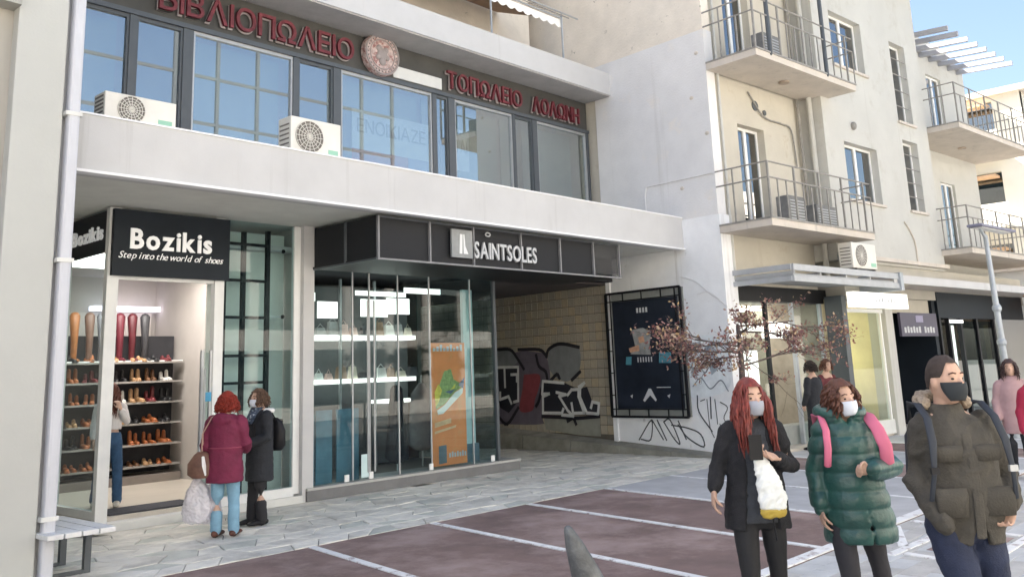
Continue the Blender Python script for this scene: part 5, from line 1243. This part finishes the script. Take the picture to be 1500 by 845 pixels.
def shoes(P, legs, m, boot=0.0, label=None):
    for l_ in legs:
        A = V(l_['a']); f = V(l_.get('f', (0, 1, 0))).normalized(); mb = MB()
        b = V((A.x, A.y, A.z - .075))
        mb.tube([b - f * .055 + V((0, 0, .035)), b + f * .02 + V((0, 0, .04)), b + f * .10 + V((0, 0, .032)), b + f * .175 + V((0, 0, .024))], [(.036, .036), (.042, .042), (.046, .032), (.036, .022)], 12)
        mb.tube([b + V((0, 0, .03)), b + V((0, -.005, .10 + boot))], [(.042, .05), (.044, .048)], 12)
        fused(mb, "shoe", m, P['root'], .009, smooth_it=1)
def sleeve(mb, a, r0=.075, r1=.062, r2=.05, s=1, stop=0.0):
    S, E, Wp = V(a['s']), V(a['e']), V(a['w'])
    d = (Wp - E).normalized(); Wq = Wp - d * stop
    mb.tube([S, S.lerp(E, .5), E, E.lerp(Wq, .5), Wq], [r0 * s, (r0 + r1) / 2 * s, r1 * s, (r1 + r2) / 2 * s, r2 * s], 16)

CAMV = V((-.7357, -.6773, 0))               # ground direction from the walkers towards the camera

# ---- 1: red haired woman in the open black coat
arms = [dict(s=(.14, 0, 1.325), e=(.225, -.02, 1.10), w=(.275, .06, .99), d=(.15, .2, -1), n=(-1, .1, 0), side=1, curl=.35),
        dict(s=(-.14, 0, 1.325), e=(-.235, .0, 1.10), w=(-.085, .215, 1.175), d=(.95, .15, .28), n=(0, .35, .9), side=-1, curl=.75)]
legs = [dict(h=(.085, 0, .86), k=(.10, .10, .47), a=(.10, .12, .09)), dict(h=(-.085, 0, .86), k=(-.10, -.02, .47), a=(-.13, -.22, .12))]
P = make_person("woman with long red hair, grey mask and open black coat carrying a white bag", (5.09, 2.79, 0), CAMV, 1.62, arms=arms, legs=legs, head=(.25, .03, 0), vox=.006)
M_blk = mat("black_wool", (.016, .016, .019), .9, .2, 12, .3, 120); M_knit = mat("charcoal_knit", (.055, .06, .07), .95, .15, 20, .5, 200)
trousers(P, legs, mat("black_leggings", (.012, .012, .014), .75, .1), r=(.088, .076, .056, .052, .042), vox=.009, amp=.003)
shoes(P, legs, mat("black_boot", (.015, .015, .016), .5, .1), .08)
mb = MB(); rings(mb, [(.80, 0, .0, .170, .125), (.90, 0, 0, .160, .125), (1.03, 0, .005, .140, .112), (1.18, 0, .015, .145, .122), (1.28, 0, .005, .145, .108), (1.35, 0, 0, .13, .09), (1.385, 0, -.005, .075, .068)], 28)
fused(mb, "dress", M_knit, P['root'], .009, .006, 16, 2)
mb = MB(); crings(mb, [(.76, .0, -.015, .205, .16, 34, 30), (.90, 0, -.015, .195, .155, 30, 28), (1.05, 0, -.01, .172, .142, 28, 26), (1.20, 0, -.005, .168, .140, 27, 25), (1.30, 0, -.008, .165, .125, 26, 24), (1.365, 0, -.012, .135, .10, 30, 30), (1.405, 0, -.018, .095, .085, 40, 40)], .028)
for a in arms: sleeve(mb, a, .060, .055, .046, stop=.02)
fused(mb, "coat", M_blk, P['root'], .009, .011, 11, 3)
mb = MB(P['M']); mb.tube([(-.02, .17, 1.12), (-.055, .175, .72)], [(.02, .006), (.022, .006)], 8); mb.build("coat_belt", M_blk, P['root'])
hair(P, mat("red_dyed_hair", (.19, .032, .022), .5, .35, 30), .30, 1.08, seed=2, strands=150, front=True, fringe=.07)
mask(P, mat("grey_mask_cloth", (.36, .38, .44), .9, .05))
mb = MB(P['M']); mb.box(-.035, .04, .235, .245, 1.19, 1.33)
ph = tag(MB(P['M']).box(.01, .085, .262, .272, 1.17, 1.31).build("phone", M_black), "dark phone held by the red haired woman in the black coat", "phone")
# bag hanging from her bent arm
bag = thing("shopping_bag", "long white bag with a faint print and yellow bottom carried by the red haired woman", "bag", P['M'] @ frame((-.05, .22, .85)))
M_bag = mat("white_plastic_bag", (.80, .82, .80), .5, .06, 5, patch=((.50, .60, .52), 7, .60, .08))
def bagshape(fn, name, m, zs):
    mb = MB(P['M']); vs = []; n = 16
    for z, cx, w, t in zs:
        for j in range(n):
            a = 2 * math.pi * j / n; x, y = cx + math.cos(a) * w, .225 + math.sin(a) * t
            k = 1 + .06 * math.sin(a * 3 + z * 30); vs.append((x * 1.0, .225 + (y - .225) * k, z))
    fs = [(i * n + j, i * n + (j + 1) % n, (i + 1) * n + (j + 1) % n, (i + 1) * n + j) for i in range(len(zs) - 1) for j in range(n)]
    fs += [tuple(range(n - 1, -1, -1)), tuple(range((len(zs) - 1) * n, len(zs) * n))]
    mb.add(vs, fs); q = MB(); inv = WM[bag.name].inverted() @ P['M']; q.add([inv @ v for v in mb.v], mb.f)
    return fused(q, name, m, bag, .007, .012, 26, 4, smooth_it=1)
bagshape(None, "bag_body", M_bag, [(.895, -.03, .075, .035), (.96, -.035, .085, .04), (1.05, -.02, .072, .035), (1.14, .005, .05, .025), (1.20, .03, .024, .015), (1.235, .045, .012, .01)])
bagshape(None, "bag_bottom", mat("yellow_print", (.50, .36, .06), .6, .1), [(.845, -.03, .03, .02), (.855, -.03, .06, .03), (.875, -.03, .076, .037), (.897, -.03, .076, .036)])

# ---- 2: woman in the green quilted coat
arms = [dict(s=(.13, 0, 1.29), e=(.195, -.03, 1.04), w=(.200, .03, .84), d=(-.05, .15, -1), n=(-1, .1, 0), side=1, curl=.45),
        dict(s=(-.165, 0, 1.29), e=(-.295, .0, 1.06), w=(-.06, .235, 1.075), d=(.98, .15, .05), n=(.1, .9, -.35), side=1, curl=1.0)]
legs = [dict(h=(.085, 0, .84), k=(.08, .11, .45), a=(.07, .10, .09)), dict(h=(-.085, 0, .84), k=(-.16, -.02, .45), a=(-.26, -.24, .12))]
P = make_person("woman in a dark green quilted coat with white mask and pink rucksack straps", (5.57, 2.43, 0), CAMV, 1.59, arms=arms, legs=legs, head=(.35, .05, .08), vox=.006)
M_green = mat("dark_green_nylon", (.022, .082, .070), .38, .18, 8, .15, 60, spec=.6)
trousers(P, legs, mat("charcoal_trousers", (.035, .033, .038), .85, .1), r=(.09, .08, .062, .056, .048), amp=.004)
shoes(P, legs, mat("dark_ankle_boot", (.03, .025, .022), .5, .1), .04)
mb = MB(); crings(mb, [(.64, -.05, -.01, .222, .18, -3, 9), (.72, -.05, -.01, .225, .185, -2, 7), (.82, -.04, -.005, .215, .18, 0, 4), (.90, -.035, 0, .205, .175, 0, 1.5), (1.02, -.02, 0, .188, .165, 0, 1), (1.15, -.015, 0, .182, .162, 0, 1), (1.26, -.01, -.005, .180, .145, 0, 1), (1.33, 0, -.01, .140, .115, 2, 2), (1.37, 0, -.01, .12, .10, 8, 8)], .04, 36)
for a in arms: sleeve(mb, a, .072, .070, .056, stop=.015)
mb.tube([V((math.sin(t) * .125, -.02 + math.cos(t) * .11, 1.375 + .035 * (1 - math.cos(t)) * .5)) for t in [rad(28 + 304 * i / 16) for i in range(17)]], [.042] * 17, 12)
fused(mb, "coat", M_green, P['root'], .009, .006, 12, 6, quilt=(.105, .016))
hair(P, mat("auburn_hair", (.10, .038, .022), .6, .3, 30), .05, 1.1, seed=5, strands=110, fringe=.075, cap_low=-.01)
mask(P, mat("white_mask_cloth", (.72, .76, .84), .9, .03))
rk = thing("rucksack", "pink rucksack worn by the woman in the green coat", "rucksack", P['M'] @ frame((0, -.26, 1.0)))
M_pink = mat("pink_strap", (.62, .15, .24), .7, .08)
mb = MB(P['M']); rings(mb, [(.90, -.01, -.26, .13, .07), (1.0, -.01, -.27, .15, .085), (1.2, -.01, -.26, .14, .08), (1.3, -.01, -.24, .08, .05)]); mb.build("bag", M_pink, rk, smooth=True)
for sx in (.135, -.15):
    mb = MB(P['M']); pts = [(sx * .8, -.20, 1.30), (sx, -.10, 1.375), (sx, .03, 1.375), (sx * 1.08, .135, 1.30), (sx * 1.2, .185, 1.20), (sx * 1.25, .17, 1.10)]
    mb.tube([V(a) for a in pts], [(.022 if sx > 0 else .042, .010)] * 6, 10, ref=(0, 1, .6)); mb.build("strap", M_pink, rk, smooth=True)

# ---- 3: man in the olive brown parka
arms = [dict(s=(.135, 0, 1.36), e=(.195, -.05, 1.10), w=(.150, .12, .93), d=(-.3, .2, -1), n=(-1, 0, 0), hand=False, side=1, curl=.5),
        dict(s=(-.19, -.02, 1.36), e=(-.30, -.05, 1.11), w=(-.235, .08, .975), d=(.45, .25, -.75), n=(.7, .5, .3), side=1, curl=.6)]
legs = [dict(h=(.09, 0, .90), k=(.03, .10, .50), a=(.02, .06, .09)), dict(h=(-.10, 0, .90), k=(-.16, .0, .50), a=(-.2, -.20, .11))]
P = make_person("man in an olive brown parka with black mask and hands in his pockets", (5.02, 1.63, 0), CAMV, 1.72, arms=arms, legs=legs, head=(.38, .0, 0), vox=.0065)
trousers(P, legs, mat("navy_denim", (.018, .026, .060), .8, .2, 8, .3, 150), r=(.10, .095, .08, .07, .065), amp=.006)
shoes(P, legs, mat("brown_shoe", (.05, .03, .02), .5, .1))
M_parka = mat("olive_brown_cotton", (.062, .056, .046), .85, .18, 7, .3, 90)
mb = MB(); crings(mb, [(.80, -.03, -.01, .185, .155, 14, 20), (.88, -.03, -.01, .192, .16, 6, 8), (.96, -.03, 0, .200, .165, 1, 2), (1.08, -.03, 0, .195, .165, 1, 1), (1.22, -.025, 0, .200, .162, 1, 1), (1.32, -.02, -.01, .198, .145, 1, 1), (1.39, -.01, -.015, .150, .115, 1, 1), (1.43, 0, -.015, .10, .095, 2, 2), (1.47, 0, -.015, .088, .09, 5, 5)], .035, 36)
for a in arms: sleeve(mb, a, .076, .068, .056, stop=.03 if a.get("hand", True) else -.03)
fused(mb, "parka", M_parka, P['root'], .0095, .014, 10, 9)
for (x, z, w, h_, y) in ((.085, 1.25, .075, .05, .165), (-.115, 1.25, .075, .05, .165), (.10, 1.03, .085, .09, .17), (-.145, 1.03, .085, .09, .168)):
    mb = MB(P['M']); rings(mb, [(z - h_, x, y - .016, w * .9, .018), (z, x, y - .014, w, .022), (z + h_ * .5, x, y - .016, w, .018)], 16); mb.build("pocket", M_parka, P['root'], smooth=True)
mb = MB(P['M']); mb.tube([(-.03, .150, .84), (-.03, .166, 1.0), (-.028, .162, 1.2), (-.02, .135, 1.33)], [(.026, .006)] * 4, 8, ref=(0, 1, 0)); mb.build("zip_flap", M_parka, P['root'])
mb = MB(); mb.tube([V((math.sin(t) * .115, -.035 + math.cos(t) * .115, 1.455 + .055 * (1 - math.cos(t)) * .5)) for t in [rad(75 + 210 * i / 16) for i in range(17)]], [.034] * 17, 12)
fused(mb, "fleece_collar", mat("tan_fleece", (.36, .29, .22), .95, .25, 40, .8, 80), P['root'], .009, .012, 40, 2)
hair(P, mat("short_dark_hair", (.045, .032, .027), .8, .2, 40), -.036, .97, seed=9, strands=0, fringe=.085, cap_low=.012, rr=.55)
mask(P, mat("black_mask_cloth", (.03, .035, .04), .9, .05))
rk = thing("rucksack", "dark navy rucksack worn by the man in the parka", "rucksack", P['M'] @ frame((0, -.28, 1.0)))
M_navy = mat("navy_strap", (.022, .028, .040), .7, .08)
mb = MB(P['M']); rings(mb, [(.98, -.02, -.25, .13, .07), (1.1, -.02, -.27, .15, .09), (1.3, -.02, -.26, .14, .08), (1.42, -.02, -.22, .08, .05)]); mb.build("bag", M_navy, rk, smooth=True)
for sx in (.15, -.17):
    mb = MB(P['M']); pts = [(sx * .8, -.18, 1.38), (sx, -.10, 1.47), (sx, .02, 1.475), (sx * 1.05, .125, 1.41), (sx * 1.12, .178, 1.30), (sx * 1.2, .185, 1.16), (sx * 1.3, .15, 1.02)]
    mb.tube([V(a) for a in pts], [(.021, .007)] * 5 + [(.013, .005)] * 2, 10, ref=(0, 1, .5)); mb.build("strap", M_navy, rk, smooth=True)
    mb = MB(P['M']); mb.box(sx * 1.2 - .02, sx * 1.2 + .02, .18, .20, 1.15, 1.18); mb.build("buckle", M_steel if sx < 0 else M_black, rk)

for o_ in [o for o in bpy.data.objects if o.parent is None and o.get("category") == "person"]: o_.scale = (.95, .97, 1.0)

# ---- 4: woman in the maroon coat, back to the viewer
arms = [dict(s=(-.165, 0, 1.27), e=(-.225, -.02, 1.02), w=(-.23, .05, .80), d=(0, .1, -1), n=(1, 0, 0), side=-1, curl=.9),
        dict(s=(.165, 0, 1.27), e=(.235, .02, 1.03), w=(.16, .2, .95), d=(-.5, .6, .1), n=(0, 0, 1), side=-1, curl=.6)]
legs = [dict(h=(-.085, 0, .82), k=(-.09, .02, .44), a=(-.09, 0, .085)), dict(h=(.085, 0, .82), k=(.09, .05, .44), a=(.10, .05, .085))]
P = make_person("woman in a maroon coat and light blue jeans seen from behind at the left shop", (5.62, 9.80, 0), (.80, .60), 1.60, arms=arms, legs=legs, head=(-.2, .05, 0), vox=.009)
trousers(P, legs, mat("light_blue_denim", (.20, .36, .48), .85, .12, 8), r=(.095, .085, .074, .070, .068), vox=.012)
shoes(P, legs, mat("brown_leather_boot", (.10, .035, .022), .5, .2), .07)
M_mar = mat("maroon_coat_cloth", (.155, .012, .045), .75, .15, 8, .3, 90)
mb = MB(); rings(mb, [(.60, 0, 0, .215, .165), (.75, 0, 0, .215, .16), (.92, 0, 0, .198, .15), (1.05, 0, 0, .195, .148), (1.2, 0, 0, .205, .15), (1.3, 0, -.01, .165, .12), (1.36, 0, -.01, .10, .09)], 28)
for a in arms: sleeve(mb, a, .082, .072, .058)
mb.ball((0, -.10, 1.30), (.13, .07, .08), 14, 10)
fused(mb, "coat", M_mar, P['root'], .011, .010, 10, 4)
mb = MB(P['M']); mb.tube([(math.sin(t) * .203, math.cos(t) * .155, .985) for t in [i * math.pi / 16 for i in range(33)]], .008, 6, round_=False); mb.build("waist_seam", mat("maroon_seam", (.26, .05, .09), .8, .1), P['root'])
hair(P, mat("bright_red_hair", (.26, .028, .015), .85, .4, 60, .8, 90), .06, 1.16, seed=3, strands=120, fringe=.04, cap_low=-.04)
hb = thing("handbag", "brown slouchy handbag on a shoulder strap at the hip of the woman in maroon", "handbag", P['M'] @ frame((-.26, -.1, .65)))
mb = MB(P['M']); rings(mb, [(.66, -.26, -.08, .09, .07), (.70, -.26, -.08, .15, .09), (.82, -.26, -.08, .15, .085), (.92, -.25, -.07, .09, .05), (.95, -.25, -.07, .05, .03)]); mb.build("bag", mat("brown_bag_leather", (.17, .085, .06), .6, .25, 9), hb, smooth=True)
mb = MB(P['M']); mb.tube([(-.25, -.06, .93), (-.22, -.13, 1.15), (-.12, -.12, 1.33), (-.10, .0, 1.37), (-.15, .12, 1.2)], [(.013, .005)] * 5, 8); mb.build("strap", mat("tan_strap", (.45, .30, .24), .7, .1), hb)
mb = MB(P['M']); mb.tube([(-.19, -.17, .90), (-.17, -.18, .80), (-.15, -.18, .70)], [(.02, .006), (.035, .008), (.02, .006)], 8); mb.build("charm", M_frame_wh, hb)
def plastic(label, M, c, w, zlo, zhi, seed):
    t = thing("shopping_bag", label, "bag", M @ frame((c[0], c[1], zlo)))
    r = random.Random(seed); vs = []; n = 18; zs = [(0, .8), (.05, 1.05), (.3, 1.12), (.5, 1.05), (.7, .85), (.85, .5), (.95, .22), (1, .12)]
    for q, (tz, k) in enumerate(zs):
        for j in range(n):
            a = 2 * math.pi * j / n; kk = k * (1 + .10 * math.sin(a * 4 + q) + r.uniform(-.04, .04))
            vs.append((c[0] + math.cos(a) * w * kk, c[1] + math.sin(a) * w * .6 * kk, zlo + (zhi - zlo) * tz))
    mb = MB(M); mb.add(vs, [(i * n + j, i * n + (j + 1) % n, (i + 1) * n + (j + 1) % n, (i + 1) * n + j) for i in range(len(zs) - 1) for j in range(n)] + [tuple(range(n - 1, -1, -1)), tuple(range((len(zs) - 1) * n, len(zs) * n))])
    me = None; q = MB(); inv = WM[t.name].inverted() @ M; q.add([inv @ v for v in mb.v], mb.f)
    fused(q, "bag", glass("thin_white_plastic", (.9, .88, .92), .04, .3, film=.55, filmcol=(.86, .84, .88)), t, .009, .020, 22, seed, smooth_it=1)
    mb = MB(M); mb.tube([(c[0] - .03, c[1], zhi - .03), (c[0], c[1], zhi + .05), (c[0] + .03, c[1], zhi - .03)], .006, 6); mb.build("handle", M_letter, t)
plastic("larger thin white plastic bag hanging at the left of the woman in maroon", P['M'], (-.33, .02), .15, .16, .68, 1)
plastic("smaller thin white plastic bag hanging close to her jeans", P['M'], (-.20, .10), .11, .14, .60, 2)

# ---- 5: woman in black with white collar facing left
f5 = (-.95, .05)
arms = [dict(s=(.16, 0, 1.29), e=(.20, .02, 1.04), w=(.15, .20, 1.0), d=(-.4, .7, .1), n=(-.2, 0, 1), side=-1, curl=.6),
        dict(s=(-.16, 0, 1.29), e=(-.20, .02, 1.04), w=(-.12, .20, .98), d=(.4, .7, 0), n=(.2, 0, 1), side=1, curl=.6)]
legs = [dict(h=(-.08, 0, .84), k=(-.08, .03, .45), a=(-.08, .0, .085)), dict(h=(.08, 0, .84), k=(.08, .03, .45), a=(.08, .05, .085))]
P = make_person("woman in a long black coat with white collar facing the woman in maroon", (6.33, 10.22, 0), f5, 1.62, arms=arms, legs=legs, head=(.1, .05, 0), vox=.009)
M_dk = mat("dark_blue_black_cloth", (.020, .022, .027), .85, .15, 10, .3, 90)
trousers(P, legs, mat("black_trousers", (.022, .022, .026), .85, .1), r=(.095, .088, .075, .072, .07), vox=.012)
shoes(P, legs, M_black)
mb = MB(); rings(mb, [(.52, 0, 0, .195, .165), (.70, 0, 0, .195, .165), (.90, 0, 0, .185, .155), (1.05, 0, 0, .18, .15), (1.2, 0, 0, .192, .15), (1.3, 0, -.01, .155, .115), (1.37, 0, -.01, .09, .085)], 28)
for a in arms: sleeve(mb, a, .078, .068, .055)
fused(mb, "coat", M_dk, P['root'], .011, .009, 10, 5)
mb = MB(); mb.tube([V((math.sin(t) * .135, -.035 + math.cos(t) * .11, 1.355)) for t in [rad(70 + 220 * i / 12) for i in range(13)]], [(.03, .03)] * 13, 10); mb.ball((.0, -.10, 1.345), (.15, .06, .035), 12, 8)
fused(mb, "white_collar", mat("white_fleece", (.78, .76, .74), .95, .06), P['root'], .012, .004, 30)
mb = MB(); rings(mb, [(1.20, 0, .13, .06, .03), (1.28, 0, .125, .075, .045), (1.36, 0, .075, .085, .06), (1.40, 0, .03, .08, .075)], 18); fused(mb, "scarf", mat("checked_blue_scarf", (.05, .07, .11), .9, .5, 40, patch=((.45, .5, .55), 28, .55, .05)), P['root'], .01, .005, 25)
hair(P, mat("brown_hair", (.11, .062, .038), .7, .3, 30), .04, 1.1, seed=6, strands=90, fringe=.07)
mask(P, mat("white_mask_cloth", (0, 0, 0)))
rk = thing("rucksack", "black rucksack on the back of the woman in the long black coat", "rucksack", P['M'] @ frame((0, -.24, .9)))
mb = MB(P['M']); rings(mb, [(.86, 0, -.22, .11, .06), (.92, 0, -.24, .14, .085), (1.1, 0, -.24, .14, .085), (1.22, 0, -.22, .10, .06), (1.26, 0, -.20, .05, .03)]); mb.build("bag", M_black, rk, smooth=True)
for sx in (.12, -.12): mb = MB(P['M']); mb.tube([(sx, -.17, 1.2), (sx, -.08, 1.345), (sx, .04, 1.345), (sx, .15, 1.2), (sx, .12, 1.0)], [(.018, .006)] * 5, 8, ref=(0, 1, .5)); mb.build("strap", M_black, rk)

# ---- 6: figure just inside the left shop
arms = [dict(s=(.15, 0, 1.30), e=(.20, .0, 1.06), w=(.19, .08, .86), d=(0, .1, -1), n=(-1, 0, 0), side=1, curl=.4),
        dict(s=(-.15, 0, 1.30), e=(-.21, .05, 1.10), w=(-.13, .18, 1.28), d=(.3, .3, .8), n=(.5, -.5, 0), side=1, curl=.6)]
legs = [dict(h=(-.08, 0, .86), k=(-.12, .02, .47), a=(-.13, .04, .085)), dict(h=(.08, 0, .86), k=(.11, .0, .47), a=(.15, -.05, .085))]
P = make_person("woman in white top and blue jeans standing inside the doorway of the left shop", (5.50, 12.62, .15), (-.45, -.9), 1.62, arms=arms, legs=legs, head=(-.4, 0, 0), vox=.01)
trousers(P, legs, mat("mid_blue_denim", (.035, .085, .17), .85, .2, 8), r=(.09, .08, .07, .068, .066), vox=.012)
shoes(P, legs, mat("cream_trainer", (.62, .58, .50), .7, .05))
mb = MB(); rings(mb, [(1.0, 0, 0, .15, .11), (1.15, 0, .005, .155, .12), (1.27, 0, 0, .165, .115), (1.33, 0, 0, .14, .09)], 20)
for a in arms: sleeve(mb, a, .06, .052, .045, stop=.05)
fused(mb, "top", mat("white_knit", (.68, .64, .63), .9, .05), P['root'], .011, .006, 12)
hair(P, mat("reddish_brown_hair", (.11, .035, .022), .7, .3, 30), .30, 1.05, seed=12, strands=90, front=True, fringe=.07)
mask(P, mat("white_mask_cloth", (0, 0, 0)))

# ---- people far down the street and in the clothes shop
def simple(label, base, fwd, H, coat, trou, hcol, hl=.05, hem=.6, bag=None):
    a_ = [dict(s=(.16, 0, 1.33 * H / 1.7), e=(.22, .0, 1.08 * H / 1.7), w=(.22, .08, .86 * H / 1.7), d=(0, .1, -1), n=(-1, 0, 0), side=1, curl=.4),
          dict(s=(-.16, 0, 1.33 * H / 1.7), e=(-.22, .0, 1.08 * H / 1.7), w=(-.2, .1, .88 * H / 1.7), d=(0, .1, -1), n=(1, 0, 0), side=-1, curl=.4)]
    l_ = [dict(h=(-.08, 0, .86), k=(-.09, .06, .47), a=(-.09, .1, .085)), dict(h=(.08, 0, .86), k=(.09, .02, .47), a=(.1, -.12, .10))]
    Q = make_person(label, base, fwd, H, arms=a_, legs=l_, vox=.014)
    trousers(Q, l_, trou, vox=.016); shoes(Q, l_, M_black)
    m = MB(); rings(m, [(hem, 0, 0, .19, .15), (.9, 0, 0, .18, .145), (1.2, 0, 0, .19, .145), (1.32, 0, -.01, .16, .115), (1.39, 0, -.01, .09, .08)], 20)
    for a in a_: sleeve(m, a, .075, .065, .05)
    fused(m, "coat", coat, Q['root'], .015, .008, 10); hair(Q, hcol, hl, 1.08, seed=1, strands=50, fringe=.06)
    return Q
simple("woman with dark hair and a pale pink scarf walking behind the man in the parka", (14.4, 3.75, 0), (-.9, -.3), 1.62, mat("dusty_pink_coat", (.42, .27, .27), .85, .1), M_dk, mat("near_black_hair", (.05, .025, .022), .6, .3, 30), .12)
simple("woman in a crimson coat at the right edge behind the street lamp", (12.35, 2.93, 0), (-.9, -.35), 1.58, mat("crimson_coat", (.33, .015, .05), .8, .1), M_dk, mat("chestnut_hair", (.12, .05, .03), .6, .3, 30), .08)
simple("person in dark clothes with back turned at the clothes shop behind the tree", tuple(FE @ V((1.75, -1.35, 0))), (.2, 1), 1.70, M_dk, M_dk, mat("short_dark_hair", (0, 0, 0)))
simple("person in a dark red jacket and navy trousers at the clothes shop behind the tree", tuple(FE @ V((2.75, -1.1, 0))), (-.4, -1), 1.72, mat("dark_red_jacket", (.14, .03, .035), .8, .2), mat("navy_denim", (0, 0, 0)), mat("chestnut_hair", (0, 0, 0)), hem=.95)
